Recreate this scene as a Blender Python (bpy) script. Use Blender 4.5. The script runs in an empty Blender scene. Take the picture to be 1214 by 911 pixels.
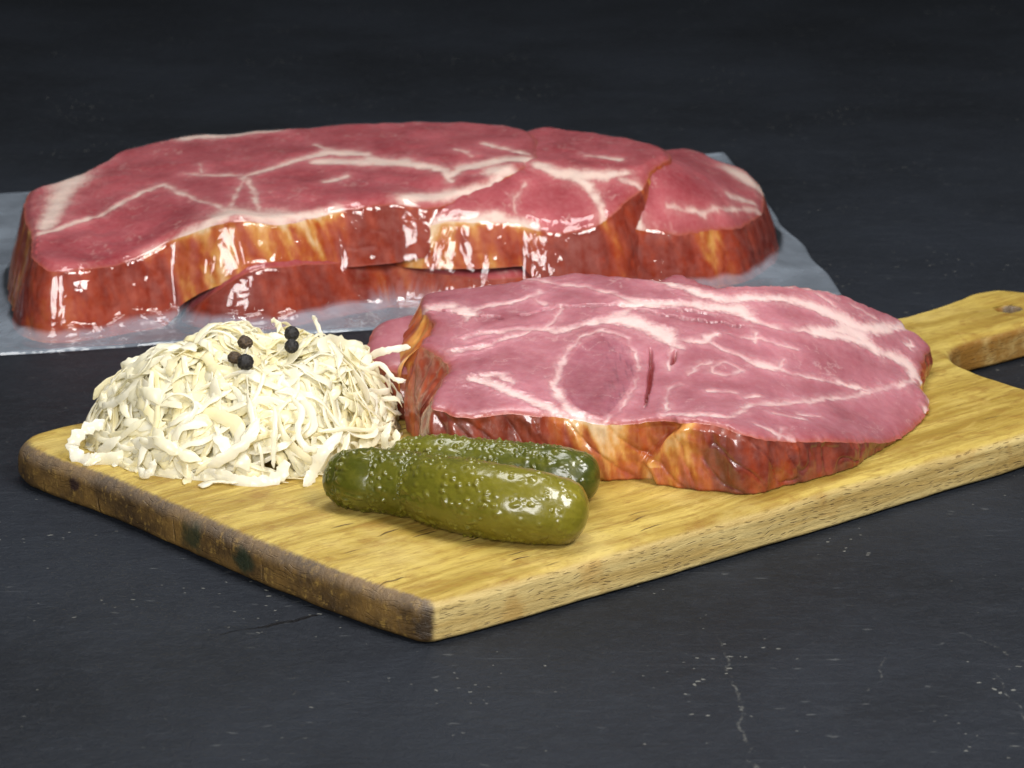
import bpy, math, random
import numpy as np
from mathutils import Vector
from mathutils.geometry import delaunay_2d_cdt

SC = bpy.context.scene
MM = 0.001
TOP = 14.5                       # height of the board's upper face, mm
rng = np.random.default_rng(11)
random.seed(5)

# ------------------------------------------------------------------ camera
cam_data = bpy.data.cameras.new('camera')
cam = bpy.data.objects.new('camera', cam_data)
SC.collection.objects.link(cam)
cam.location = (0.02550, -0.85601, 0.34678)
cam.rotation_euler = (math.radians(90 - 17.0), 0, 0)
cam_data.sensor_width = 36.0
cam_data.lens = 3500.0 / 1214.0 * 36.0
cam_data.clip_start = 0.02
cam_data.clip_end = 50
cam_data.dof.use_dof = True
cam_data.dof.focus_distance = 1.005
cam_data.dof.aperture_fstop = 30
SC.camera = cam

# ------------------------------------------------------------------ room light
world = bpy.data.worlds.new('World')
SC.world = world
world.use_nodes = True
bg = world.node_tree.nodes['Background']
bg.inputs['Color'].default_value = (0.85, 0.93, 1.0, 1)
bg.inputs['Strength'].default_value = 0.07

def softbox(name, loc, target, sx, sy, power, col):
    L = bpy.data.lights.new(name, 'AREA')
    L.shape = 'RECTANGLE'; L.size = sx; L.size_y = sy
    L.energy = power; L.color = col
    o = bpy.data.objects.new(name, L)
    SC.collection.objects.link(o)
    o.location = loc
    o.rotation_euler = (Vector(target) - Vector(loc)).to_track_quat('-Z', 'Y').to_euler()
    return o
softbox('key_softbox', (0.52, -0.35, 0.85), (0.02, 0.20, 0.0), 0.36, 0.36, 11.0, (1.0, 0.975, 0.93))
softbox('overhead_softbox', (-0.05, 0.30, 1.05), (0.0, 0.25, 0.0), 0.55, 0.40, 7.0, (1.0, 0.985, 0.96))
softbox('front_softbox', (-0.22, -1.05, 0.58), (0.0, 0.25, 0.0), 0.50, 0.46, 13.0, (1.0, 0.985, 0.97))

SC.view_settings.view_transform = 'Standard'
SC.view_settings.look = 'None'
SC.view_settings.exposure = 0.0
SC.view_settings.gamma = 1.0
SC.render.engine = 'CYCLES'
SC.cycles.use_denoising = True
SC.cycles.max_bounces = 12
SC.cycles.diffuse_bounces = 8
SC.cycles.transparent_max_bounces = 16
SC.cycles.caustics_reflective = False
SC.cycles.caustics_refractive = False

# ------------------------------------------------------------------ helpers
PERM = np.random.default_rng(3).permutation(256)
PERM = np.concatenate([PERM, PERM, PERM])
GRAD = np.random.default_rng(4).normal(size=(256, 3)); GRAD /= np.linalg.norm(GRAD, axis=1)[:, None]
def noise(x, y, z=0.0):
    x, y, z = np.broadcast_arrays(np.asarray(x, float), np.asarray(y, float), np.asarray(z, float))
    xi, yi, zi = np.floor(x).astype(int), np.floor(y).astype(int), np.floor(z).astype(int)
    xf, yf, zf = x - xi, y - yi, z - zi
    fade = lambda t: t*t*t*(t*(t*6 - 15) + 10)
    u, v, w = fade(xf), fade(yf), fade(zf)
    def g(a, b, c):
        h = PERM[PERM[PERM[(xi + a) & 255] + ((yi + b) & 255)] + ((zi + c) & 255)]
        G = GRAD[h]
        return G[..., 0]*(xf - a) + G[..., 1]*(yf - b) + G[..., 2]*(zf - c)
    l = lambda a, b, t: a + t*(b - a)
    return 1.5*l(l(l(g(0,0,0), g(1,0,0), u), l(g(0,1,0), g(1,1,0), u), v),
                 l(l(g(0,0,1), g(1,0,1), u), l(g(0,1,1), g(1,1,1), u), v), w)
def fbm(x, y, z=0.0, o=4):
    s, a = 0, 1.0
    for i in range(o):
        s = s + a*noise(x*2.03**i + 17*i, y*2.03**i + 5*i, np.asarray(z)*2.03**i + 31*i); a *= 0.5
    return s
def sstep(a, b, x):
    t = np.clip((x - a)/(b - a + 1e-12), 0, 1); return t*t*(3 - 2*t)
def lin(r, g, b):
    f = lambda c: (c/255/12.92 if c/255 <= 0.04045 else ((c/255 + 0.055)/1.055)**2.4)
    return np.array([f(r), f(g), f(b)])
def mixc(a, b, t): return a*(1 - t[:, None]) + b*t[:, None]

def mesh_obj(name, verts_mm, faces, mat=None, parent=None, col=None, smooth=True, attrs=None):
    me = bpy.data.meshes.new(name)
    V = np.asarray(verts_mm, dtype=np.float32)*MM
    if isinstance(faces, np.ndarray):
        n, k = faces.shape
        me.vertices.add(len(V)); me.vertices.foreach_set('co', V.ravel())
        me.loops.add(n*k); me.loops.foreach_set('vertex_index', faces.astype(np.int32).ravel())
        me.polygons.add(n); me.polygons.foreach_set('loop_start', np.arange(0, n*k, k, dtype=np.int32))
        me.update(calc_edges=True); me.validate()
    else:
        me.from_pydata(V.tolist(), [], [list(map(int, f)) for f in faces]); me.update()
    if smooth: me.polygons.foreach_set('use_smooth', np.ones(len(me.polygons), dtype=bool))
    if col is not None:
        a = me.attributes.new('Col', 'FLOAT_COLOR', 'POINT')
        c = np.ones((len(V), 4), dtype=np.float32); c[:, :3] = col
        a.data.foreach_set('color', c.ravel())
    for k, v in (attrs or {}).items():
        a = me.attributes.new(k, 'FLOAT', 'POINT'); a.data.foreach_set('value', np.asarray(v, dtype=np.float32))
    if mat: me.materials.append(mat)
    o = bpy.data.objects.new(name, me)
    SC.collection.objects.link(o)
    if parent: o.parent = parent
    return o
def empty(name, loc_mm):
    o = bpy.data.objects.new(name, None); SC.collection.objects.link(o)
    o.location = [c*MM for c in loc_mm]; o.empty_display_size = 0.01
    return o
def adopt(child, parent):
    child.parent = parent
    child.location = -Vector(parent.location)        # verts are written in world mm
def tag(o, label=None, cat=None, group=None, kind=None):
    if label: o['label'] = label
    if cat: o['category'] = cat
    if group: o['group'] = group
    if kind: o['kind'] = kind
    return o
def grid_faces(rows, cols, wrap):
    r = np.arange(rows - 1)[:, None]; c = np.arange(cols if wrap else cols - 1)[None]
    c2 = (c + 1) % cols
    return np.stack([r*cols + c, r*cols + c2, (r + 1)*cols + c2, (r + 1)*cols + c], -1).reshape(-1, 4)
def catmull(P, per):
    P = np.asarray(P, float); out = []
    n = len(P); Q = np.vstack([2*P[0] - P[1], P, 2*P[-1] - P[-2]])
    for i in range(n - 1):
        p0, p1, p2, p3 = Q[i:i + 4]
        for t in np.arange(per)/per:
            out.append(0.5*((2*p1) + (-p0 + p2)*t + (2*p0 - 5*p1 + 4*p2 - p3)*t*t + (-p0 + 3*p1 - 3*p2 + p3)*t**3))
    out.append(P[-1]); return np.array(out)
def closed_resample(P, N):
    """closed centripetal-ish spline through rows of P (x, y, ...), N samples evenly along x, y"""
    P = np.asarray(P, float); n = len(P); out = []
    for i in range(n):
        p0, p1, p2, p3 = P[i - 1], P[i], P[(i + 1) % n], P[(i + 2) % n]
        d0 = max(np.hypot(*(p1 - p0)[:2]), .1); d1 = max(np.hypot(*(p2 - p1)[:2]), .1); d2 = max(np.hypot(*(p3 - p2)[:2]), .1)
        m1 = ((p1 - p0)/d0*d1 + (p2 - p1)/d1*d0)/(d0 + d1)*d1
        m2 = ((p2 - p1)/d1*d2 + (p3 - p2)/d2*d1)/(d1 + d2)*d1
        for t in np.arange(24)/24:
            h = (2*t**3 - 3*t**2 + 1)*p1 + (t**3 - 2*t**2 + t)*m1*.9 + (-2*t**3 + 3*t**2)*p2 + (t**3 - t**2)*m2*.9
            h[3:] = p1[3:]*(1 - t) + p2[3:]*t
            out.append(h)
    Q = np.array(out); Q = np.vstack([Q, Q[:1]])
    s = np.r_[0, np.cumsum(np.hypot(*np.diff(Q[:, :2], axis=0).T))]
    g = np.linspace(0, s[-1], N + 1)[:-1]
    return np.stack([np.interp(g, s, Q[:, k]) for k in range(Q.shape[1])], 1), g, s[-1]
def rbf_fit(P):
    P = np.asarray(P, float); X = P[:, :2]; z = P[:, 2]; n = len(X)
    d = np.hypot(*(X[:, None] - X[None]).transpose(2, 0, 1))
    A = np.zeros((n + 3, n + 3)); A[:n, :n] = np.where(d > 0, d*d*np.log(d + 1e-9), 0) + np.eye(n)*120.0
    Q = np.c_[np.ones(n), X]; A[:n, n:] = Q; A[n:, :n] = Q.T
    w = np.linalg.solve(A, np.r_[z, np.zeros(3)])
    def f(x, y):
        sh = x.shape; x = x.ravel(); y = y.ravel(); res = w[n] + w[n + 1]*x + w[n + 2]*y
        for i in range(n):
            r2 = (x - X[i, 0])**2 + (y - X[i, 1])**2
            res = res + w[i]*0.5*r2*np.log(r2 + 1e-12)
        return res.reshape(sh)
    return f
def seg_dist(x, y, a, b):
    dx, dy = b[0] - a[0], b[1] - a[1]
    t = np.clip(((x - a[0])*dx + (y - a[1])*dy)/(dx*dx + dy*dy + 1e-9), 0, 1)
    return np.hypot(x - a[0] - t*dx, y - a[1] - t*dy), t
def inside(x, y, P):
    r = np.zeros(x.shape, bool); n = len(P)
    for i in range(n):
        a, b = P[i], P[(i + 1) % n]
        c = (a[1] > y) != (b[1] > y)
        r ^= c & (x < (b[0] - a[0])*(y - a[1])/((b[1] - a[1]) + 1e-12) + a[0])
    return r

# ------------------------------------------------------------------ node helpers
class NT:
    def __init__(s, name):
        s.m = bpy.data.materials.new(name); s.m.use_nodes = True
        s.t = s.m.node_tree; s.t.nodes.clear()
        s.out = s.t.nodes.new('ShaderNodeOutputMaterial')
    def n(s, typ, ins=None, **kw):
        nd = s.t.nodes.new(typ)
        for k, v in kw.items(): setattr(nd, k, v)
        for k, v in (ins or {}).items(): s.set(nd.inputs[k], v)
        return nd
    def set(s, sock, v):
        if isinstance(v, bpy.types.NodeSocket): s.t.links.new(v, sock)
        elif isinstance(v, (tuple, list, np.ndarray)) and sock.type == 'RGBA': sock.default_value = (*[float(q) for q in v[:3]], 1)
        else: sock.default_value = v
    def math(s, op, a, b=0.0, c=0.0, clamp=False):
        nd = s.n('ShaderNodeMath', {0: a, 1: b, 2: c}, operation=op, use_clamp=clamp); return nd.outputs[0]
    def mix(s, f, a, b, blend='MIX'):
        nd = s.n('ShaderNodeMix', data_type='RGBA', blend_type=blend)
        s.set(nd.inputs[0], f); s.set(nd.inputs[6], a); s.set(nd.inputs[7], b); return nd.outputs[2]
    def ramp(s, f, a, b):          # smooth 0..1 between a and b
        nd = s.n('ShaderNodeMapRange', {0: f, 1: a, 2: b, 3: 0.0, 4: 1.0}, interpolation_type='SMOOTHSTEP'); return nd.outputs[0]
    def coord(s, kind='Object'): return s.n('ShaderNodeTexCoord').outputs[kind]
    def mapping(s, vec, scale, loc=(0, 0, 0), rot=(0, 0, 0)):
        return s.n('ShaderNodeMapping', {0: vec, 1: loc, 2: rot, 3: scale}).outputs[0]
    def noise(s, vec, scale, detail=4, rough=.55, dist=0.0):
        return s.n('ShaderNodeTexNoise', {'Vector': vec, 'Scale': scale, 'Detail': detail, 'Roughness': rough, 'Distortion': dist}).outputs[0]
    def bump(s, h, strength, dist, normal=None):
        i = {'Height': h, 'Strength': strength, 'Distance': dist}
        if normal is not None: i['Normal'] = normal
        return s.n('ShaderNodeBump', i).outputs[0]
    def finish(s, sh): s.t.links.new(sh, s.out.inputs[0]); return s.m

# outlines, seams and axes in millimetres
DATA = {"main_outline":[[-5.7,219.2,54.5,4,24.5,0.5],[3.9,219.1,56.5,1,26.5,0.4],[21.7,220.2,58.5,1,28.5,0.4],[36.3,224.5,60.0,1,30.5,0.4],[48.8,225.7,61.0,1,32.5,0.4],[63.4,223.2,61.0,1,32.5,0.4],[83.2,217.1,60.0,1,32.5,0.4],[99.9,215.3,58.5,1,32.5,0.4],[113.0,219.6,58.0,1,32.5,0.5],[127.0,227.1,56.0,1,30.5,0.6],[142.6,235.1,52.5,1,26.5,0.6],[151.9,239.4,49.0,1,23.5,0.7],[159.8,242.4,45.5,1,20.5,0.6],[165.6,245.8,41.5,1,17.5,0.4],[172.8,250.4,37.5,1,15.5,0.3],[177.3,251.4,34.5,1,14.5,0.6],[179.3,248.2,32.0,1,14.5,0.4],[183.8,249.2,30.0,1,14.5,0.2],[187.4,246.0,27.5,1,14.5,0.2],[185.5,236.6,26.5,1,14.5,0.2],[182.7,226.8,25.0,1,14.5,0.5],[180.7,219.0,24.0,1,14.5,0.7],[180.2,209.6,22.5,1,14.5,0.7],[179.0,205.2,21.5,1,14.5,0.6],[181.2,199.9,20.5,1,14.5,0.8],[180.8,192.0,19.0,0.5,14.5,0.8],[177.8,183.7,18.0,0.5,14.5,0.5],[171.7,170.0,17.5,0.5,14.5,0.2],[166.5,160.0,17.5,0.5,14.5,0.1],[161.6,152.5,18.0,0.5,14.5,0.1],[151.7,137.2,23.0,0,14.5,0.1],[137.9,120.7,29.0,0,14.5,0.14],[125.5,112.1,31.5,0,14.5,0.18],[118.4,107.1,32.5,0,14.5,0.26],[110.0,101.0,36.0,0,14.5,0.28],[103.3,99.8,38.5,0,14.5,0.14],[95.1,103.0,40.5,0,14.5,0.22],[88.6,104.3,41.0,0,14.5,0.55],[82.9,106.8,40.5,-1,14.5,0.8],[78.3,110.9,39.5,0,14.5,0.65],[69.9,112.7,38.0,0,14.5,0.75],[62.1,112.7,36.5,0,14.5,1.0],[56.3,112.7,38.0,0,14.5,0.9],[50.5,115.0,38.5,0,14.5,0.8],[45.0,116.3,39.0,0,14.5,0.55],[35.4,114.7,39.5,0,14.5,0.25],[23.7,116.4,40.5,0,14.5,0.2],[14.2,113.8,39.5,0,14.5,0.2],[5.7,113.5,40.5,0,14.5,0.2],[1.6,117.4,40.5,1,14.5,0.25],[-1.7,119.1,41.5,2,14.5,0.25],[-1.6,129.7,42.5,4,14.5,0.2],[0.8,139.7,45.0,7,14.5,0.2],[3.3,151.3,46.5,10,14.5,0.3],[-0.8,160.7,47.5,9,14.5,0.35],[-7.6,174.7,48.5,4,14.5,0.5],[-5.6,178.8,50.5,8,16.5,0.7],[-3.2,184.2,52.5,13,18.5,0.8],[-7.3,196.7,53.5,10,20.5,0.7]],
"main_traces":[[[48.8,168.4,1.1],[45.2,158.9,1.3],[42.3,147.9,1.4],[40.6,137.8,1.6]],[[39.4,138.1,2.4],[41.3,129.9,2.6],[45.0,120.0,3.2],[49.7,115.2,4.0]],[[48.8,168.4,0.7],[51.9,172.6,0.8],[57.1,175.9,1.0],[63.1,175.0,1.0],[66.5,171.7,0.7],[69.3,163.8,0.6],[70.6,154.1,0.5],[69.5,142.2,0.5],[66.6,130.2,0.5],[62.4,120.3,0.6],[57.3,113.2,0.7]],[[12.1,138.6,4.6],[18.9,135.4,4.0],[25.8,129.1,3.6],[33.5,122.5,3.7],[41.1,117.1,3.8],[49.7,114.1,3.9],[56.3,111.1,3.8]],[[15.9,141.9,2.5],[21.8,142.2,2.2],[26.2,135.3,1.7]],[[37.4,177.8,3.0],[41.9,174.8,3.3],[50.1,179.9,2.9],[57.3,183.9,3.1],[64.4,185.2,6.6],[72.5,182.2,7.3],[81.7,177.2,7.2]],[[85.5,199.0,2.8],[79.3,198.3,4.1],[73.6,197.8,5.4],[68.0,201.1,1.7],[61.0,206.1,1.4],[52.8,211.4,1.0]],[[74.1,197.2,2.3],[68.8,192.7,2.3],[62.5,187.5,2.4]],[[18.7,174.9,1.5],[27.8,177.4,1.8],[31.8,176.7,2.2],[37.4,178.2,2.5]],[[36.6,206.3,1.3],[29.9,201.8,1.5],[24.7,198.5,1.9],[16.5,196.3,2.2],[11.4,193.5,2.3]],[[6.8,194.1,5.5],[10.9,191.1,5.4]],[[8.9,190.1,1.0],[8.7,184.3,1.0]],[[5.2,198.5,1.2],[8.4,192.6,1.2]],[[4.8,161.2,2.8],[11.8,162.6,2.2],[17.8,165.4,1.6],[25.8,171.5,1.2],[31.8,174.6,1.0]],[[36.1,207.6,0.7],[34.0,200.8,0.6],[37.6,195.9,1.0]],[[-8.7,197.8,4.2],[-3.1,199.1,4.3],[3.1,198.9,4.1]],[[7.7,170.7,1.6],[13.7,174.2,1.6],[19.7,174.8,1.7]],[[44.2,195.3,0.6],[41.0,184.3,0.6],[37.9,177.8,0.6]],[[32.1,221.2,1.4],[42.5,214.6,1.4],[52.8,211.4,1.4]],[[66.6,185.3,7.4],[72.6,182.9,7.0],[78.5,177.7,6.5],[82.8,173.2,5.9],[86.1,167.3,2.0]],[[85.4,173.1,2.7],[95.6,174.7,2.3],[99.5,181.3,1.6]],[[84.2,169.9,0.8],[82.3,161.6,0.8],[80.8,151.2,0.8]],[[67.0,195.7,4.1],[73.2,196.9,4.1],[80.4,198.4,4.0],[87.7,199.3,3.9],[96.0,199.7,3.8],[103.2,200.3,6.3],[110.5,200.9,8.3],[112.3,196.4,2.8]],[[81.2,215.7,4.4],[88.3,211.5,4.4],[96.4,207.7,4.3],[103.6,205.9,4.1],[112.1,209.0,3.6],[121.9,213.9,3.6],[130.6,217.1,3.9],[139.3,219.5,4.9],[145.7,220.1,6.4],[152.2,220.5,7.8],[158.9,222.9,6.1],[166.1,229.9,3.9],[178.1,247.5,2.9]],[[112.3,196.4,2.3],[120.5,195.9,2.2],[129.0,198.0,1.9],[137.8,202.7,2.7],[146.9,210.5,3.6],[152.9,216.9,4.4]],[[137.7,202.3,4.7],[146.6,206.9,4.6],[154.5,211.6,4.7],[160.1,214.3,6.4],[162.6,212.4,6.2]],[[151.7,215.9,8.9],[157.1,216.6,9.0]],[[162.0,212.2,3.9],[168.9,215.7,4.4],[175.0,217.3,7.6],[177.5,214.0,5.0],[176.2,205.6,2.7],[170.8,195.8,1.9],[162.4,187.1,1.3],[155.5,181.1,1.2],[147.9,177.6,0.9]],[[176.8,210.3,5.1],[179.6,211.1,5.3]],[[105.3,183.7,1.0],[109.3,182.6,0.9],[115.6,185.0,0.9],[123.9,185.7,0.9],[130.7,186.9,0.9]],[[115.8,188.3,0.5],[114.4,182.3,0.5]],[[96.6,175.0,1.3],[101.5,171.9,1.4],[108.3,168.9,1.5],[113.3,166.9,4.0],[119.4,167.8,3.9],[126.5,168.1,1.4],[135.0,171.7,1.3],[143.5,174.9,1.3],[153.3,179.2,1.2]],[[124.2,177.0,0.4],[122.3,166.1,0.4]],[[106.2,124.6,1.3],[109.5,130.8,1.9],[118.9,136.8,1.9],[129.8,148.6,1.6],[141.3,162.2,1.3],[150.5,172.4,1.2],[156.4,179.7,1.1],[163.0,187.6,1.1]],[[99.3,109.9,1.6],[104.8,119.4,1.3],[108.5,129.3,1.1]],[[107.8,136.2,1.4],[112.7,140.5,1.3]],[[77.6,114.0,2.1],[87.8,109.4,2.7],[99.3,109.9,2.5]],[[78.6,116.4,0.5],[79.7,129.3,0.5],[80.8,136.2,0.6],[85.2,139.9,0.9]],[[96.2,152.1,0.6],[98.7,159.4,0.8],[103.8,161.8,1.3],[107.2,159.2,0.7],[104.3,153.5,1.0],[97.2,151.6,1.3]],[[88.1,148.2,0.6],[91.4,155.4,0.7],[96.7,160.1,0.8]],[[109.5,217.6,1.7],[127.0,225.9,1.6],[142.6,233.4,1.7],[152.8,238.3,1.8],[159.7,241.4,1.9]],[[179.8,200.2,1.6],[180.8,194.9,1.1],[178.7,186.5,0.9]],[[109.9,110.5,1.9],[117.5,109.1,1.6],[121.5,110.8,1.3]],[[119.1,116.0,0.5],[117.4,107.7,0.4]],[[176.2,231.7,1.5],[179.7,233.7,1.6]],[[179.0,236.9,0.6],[177.9,229.8,0.6]],[[142.2,228.9,1.4],[148.5,226.7,1.4]],[[155.6,233.3,1.1],[161.2,234.7,1.1]],[[160.2,235.4,1.3],[165.1,235.6,1.3]],[[117.0,126.8,1.1],[127.0,128.9,1.1]],[[94.2,135.6,0.9],[104.3,139.5,0.8]],[[125.4,133.0,1.0],[133.8,138.1,1.0]]],
"main_slits":[[[75.4,166.1,1.2],[75.4,154.6,1.1],[74.0,140.3,1.0],[71.6,121.9,0.9]],[[84.7,165.7,1.4],[82.4,154.6,1.4]]],
"main_eye":[[[57.0,172.5,1.2],[49.8,164.1,1.0],[43.5,148.0,0.8],[43.3,132.2,0.9],[49.8,118.6,1.3],[57.4,115.6,1.4],[64.6,130.2,0.9],[69.7,148.1,0.8],[67.8,165.6,0.9],[62.0,172.9,1.2]]],
"main_grooves":[[[-9.3,201.1,1.7],[4.3,191.9,1.6],[21.7,185.6,1.5]],[[27.8,187.7,1.3],[42.2,194.2,1.3],[54.5,195.3,1.3],[73.0,196.1,1.2]],[[71.0,192.8,1.8],[82.1,190.0,1.8],[92.3,189.0,1.7],[102.6,190.1,1.7],[109.8,190.6,1.6]],[[77.2,195.4,1.2],[89.5,195.2,1.2],[100.8,195.0,1.1]]],
"low_outline":[[-28.7,195.8,36.5,3,14.5,0.6],[-28.9,201.3,38.5,2,14.5,0.3],[-28.0,208.0,40.5,1,14.5,0.3],[-25.7,214.8,42.5,1,14.5,0.3],[-21.2,213.6,45.5,1,14.5,0.3],[-12.3,214.6,48.5,1,16.5,0.3],[10.4,230.2,51.5,1,18.5,0.3],[49.2,243.9,52.5,1,20.5,0.3],[78.1,235.1,54.5,1,22.5,0.3],[83.8,235.1,56.5,1,22.5,0.4],[87.8,237.7,58.0,1,22.5,0.5],[92.5,235.1,57.5,1,22.5,0.4],[98.5,231.4,55.5,1,22.5,0.4],[130.4,241.2,46.5,1,16.5,0.3],[153.6,240.4,30.5,0,14.5,0.3],[135.2,182.7,24.5,0,14.5,0.3],[85.1,177.0,29.5,0,14.5,0.3],[35.7,177.8,32.5,0,14.5,0.3],[10.9,181.8,34.5,0,14.5,0.3],[-7.7,184.0,34.5,0,14.5,0.3],[-19.6,186.1,34.5,1,14.5,0.4]],
"pack_B":[[-189.1,408.6,38,9,0,0.7],[-182.6,385.6,36.5,9,0,0.8],[-175.8,354.0,32.6,9,0,0.5],[-169.0,346.0,30.3,8.5,0,0.6],[-155.3,350.0,30.7,8.6,0,0.35],[-142.6,359.0,29.1,8.1,0,0.25],[-129.2,368.0,32.7,9,0,0.3],[-119.5,373.0,38.1,9.0,6,0.45],[-108.0,372.0,42.9,8.1,14,0.85],[-94.9,371.0,45.9,7.3,20,0.9],[-85.3,373.0,45.6,7.2,20,0.75],[-75.6,377.0,42.4,6.3,20,1.0],[-65.8,383.0,43.1,6.5,20,0.9],[-55.0,391.0,44.2,6.8,20,0.6],[-39.1,396.0,46.4,7.4,20,0.2],[-25.0,402.0,46.1,7.3,20,0.25],[-12.2,403.0,43.9,6.1,22,0.3],[-3.0,408.0,43.9,5.6,24,0.4],[6.1,415.0,46.8,5.3,28,0.4],[22.9,432.0,51.6,5.5,32,0.4],[35.0,448.0,53.8,5.5,34,0.4],[37.5,473.5,56,5.6,36,0.5],[32.6,500.3,57,5.9,36,0.5],[23.1,509.8,57,5.9,36,0.4],[-15.6,516.5,58,6.7,34,0.4],[-41.0,512.7,58,7.8,30,0.4],[-58.9,511.7,57,8.7,26,0.4],[-85.2,506.9,56,9,20,0.8],[-105.4,506.8,54,9,14,0.8],[-127.7,506.7,53,9,8,0.8],[-142.1,497.4,52,9,4,0.4],[-154.1,491.8,50,9,0,0.5],[-162.6,472.1,48,9,0,0.8],[-172.8,458.3,46,9,0,0.8],[-181.1,451.7,44,9,0,0.8],[-191.2,446.8,42,9,0,0.8],[-192.4,432.2,40,9,0,0.7]],
"pack_C":[[-25.3,404.0,26.9,2.8,17,0.5],[-20.0,402.0,33.5,4.6,17,0.8],[-10.7,401.0,37.6,5.8,17,1.0],[6.3,401.0,38.7,6.1,17,0.7],[20.0,403.0,38.2,5.9,17,0.5],[30.3,405.0,35.1,5.1,17,0.8],[41.4,403.0,33.3,7.1,8,0.35],[52.5,404.0,33.0,8.7,2,0.1],[62.6,407.0,35.0,9,2,0.1],[69.0,412.0,38.3,9,4,0.6],[75.2,420.0,42.5,8.5,12,0.3],[84.3,432.0,46.2,6.8,22,0.6],[88.2,445.0,51,6.4,28,0.8],[98.2,469.2,53,6.4,30,0.4],[95.1,477.2,54,6.7,30,0.3],[77.8,494.6,55,7.0,30,0.3],[61.5,501.2,56,7.3,30,0.3],[36.2,508.7,56,7.3,30,0.3],[14.9,491.8,52,6.7,28,0.3],[-5.7,444.0,45,5.3,26,0.3],[-21.0,412.0,37.2,3.7,24,0.3]],
"pack_D":[[64.9,419.8,26,7.3,0,0.3],[75.4,418.9,27,7.6,0,0.4],[84.1,420.9,26.5,7.4,0,0.2],[101.6,424.9,25.5,7.1,0,0.25],[114.2,432.9,27,7.6,0,0.9],[125.4,441.0,25,7.0,0,0.3],[134.7,457.8,24,6.7,0,0.15],[141.6,475.8,24,6.7,0,0.15],[143.2,488.9,26.5,7.4,0,0.3],[141.5,511.4,31,8.7,0,0.7],[134.7,523.4,34,9,0,0.7],[125.4,523.6,36,9,0,0.4],[113.7,531.2,40.5,9,0,0.3],[107.0,527.3,43,9,2,0.3],[97.9,515.4,44,9,4,0.3],[62.5,504.8,37,9,0,0.3],[26.7,465.9,28,7.8,0,0.3],[22.9,422.5,23,6.4,0,0.3],[43.5,415.8,22,6.2,0,0.3],[56.6,417.9,23,6.4,0,0.3]],
"pack_A":[[-114.3,369.0,5.5,1.5,0,0.1],[-110.1,365.0,10.4,2.9,0,0.1],[-102.1,362.0,17.2,4.8,0,0.1],[-90.3,362.0,24.6,6.9,0,0.1],[-78.0,366.0,26.5,7.4,0,0.2],[-59.0,379.0,24.6,6.9,0,0.25],[-39.7,393.0,22.5,6.3,0,0.3],[-28.9,399.0,20.2,5.7,0,0.6],[-17.8,399.0,17.1,4.8,0,0.6],[-3.0,397.0,15.4,4.3,0,0.4],[22.9,395.0,14.4,4.0,0,0.3],[37.8,403.0,13.8,3.9,0,0.3],[42.1,457.9,20,5.6,0,0.3],[-9.0,495.1,23,6.4,0,0.3],[-57.0,503.6,23,6.4,0,0.3],[-92.4,449.9,22,6.2,0,0.3],[-110.9,386.1,19,5.3,0,0.3]],
"C_extra":[[-3.0,408.0,42.1],[6.1,415.0,45.0],[22.9,432.0,49.8],[35.0,448.0,52.0],[37.5,473.5,54.2]],
"D_extra":[[69.0,412.0,35.1],[75.2,420.0,39.3],[84.3,432.0,43.0],[88.2,445.0,47.8],[98.2,469.2,49.8]],
"B_traces":[[[-172.9,453.4,14.0],[-175.1,442.1,11.8],[-176.4,424.4,9.0],[-176.7,405.5,7.4],[-178.2,391.2,6.0]],[[-178.5,383.2,2.6],[-172.3,390.1,2.5],[-164.7,398.3,2.6],[-155.2,403.8,2.3],[-147.7,414.9,2.1],[-140.1,426.0,2.4],[-130.5,433.4,2.7]],[[-130.5,433.4,1.6],[-121.7,420.5,1.6],[-111.3,406.0,1.7],[-96.2,384.7,2.3]],[[-96.9,392.5,1.5],[-95.4,417.2,1.5],[-94.0,435.4,1.5]],[[-94.0,435.4,1.9],[-88.5,413.9,1.8],[-84.2,388.2,1.8]],[[-96.0,382.2,14.0],[-85.8,380.5,14.0],[-75.8,381.6,14.0]],[[-75.9,382.8,4.9],[-63.3,387.8,5.0],[-50.6,393.0,5.0]],[[-96.9,376.8,7.0],[-106.5,372.1,6.2],[-116.6,371.9,5.1],[-125.2,370.3,4.0],[-130.5,366.3,3.1]],[[-93.4,436.7,3.4],[-82.0,444.3,3.2],[-75.0,452.9,3.2],[-66.3,458.7,3.5],[-57.5,463.8,6.8],[-46.8,463.1,6.6],[-40.6,460.0,3.4]],[[-64.4,451.8,4.7],[-53.8,451.1,6.5],[-40.2,450.7,8.2],[-23.3,450.5,7.9]],[[-127.0,501.7,9.6],[-111.4,502.7,8.5],[-98.9,502.9,7.2],[-84.8,503.2,5.7]],[[-174.3,458.0,3.6],[-168.3,464.7,3.6],[-162.3,471.8,3.8]],[[-48.2,431.4,2.6],[-57.5,423.8,2.6]],[[-116.3,456.5,0.8],[-114.3,444.4,0.7]],[[-121.3,446.1,1.9],[-108.5,438.5,2.1],[-94.1,436.8,2.3]],[[-66.0,477.7,1.6],[-57.5,464.3,1.6]],[[-38.4,453.9,7.1],[-27.7,450.6,6.8],[-15.2,445.4,6.1],[-4.6,439.3,4.0],[-1.7,427.7,2.6]],[[-1.8,433.8,3.8],[4.1,443.0,5.3],[14.6,445.4,6.5],[25.1,449.6,7.0],[34.8,450.1,7.2]],[[17.8,436.1,9.2],[22.5,435.4,9.4]],[[-21.0,406.9,7.4],[-9.2,412.5,6.6],[-0.6,416.2,6.5],[7.9,417.3,6.6],[16.5,423.5,5.6],[20.8,431.1,4.8]],[[12.6,475.8,2.5],[23.4,466.0,2.3],[32.2,457.6,2.2]],[[-0.7,466.2,2.0],[7.5,457.0,1.9]]],
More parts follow.
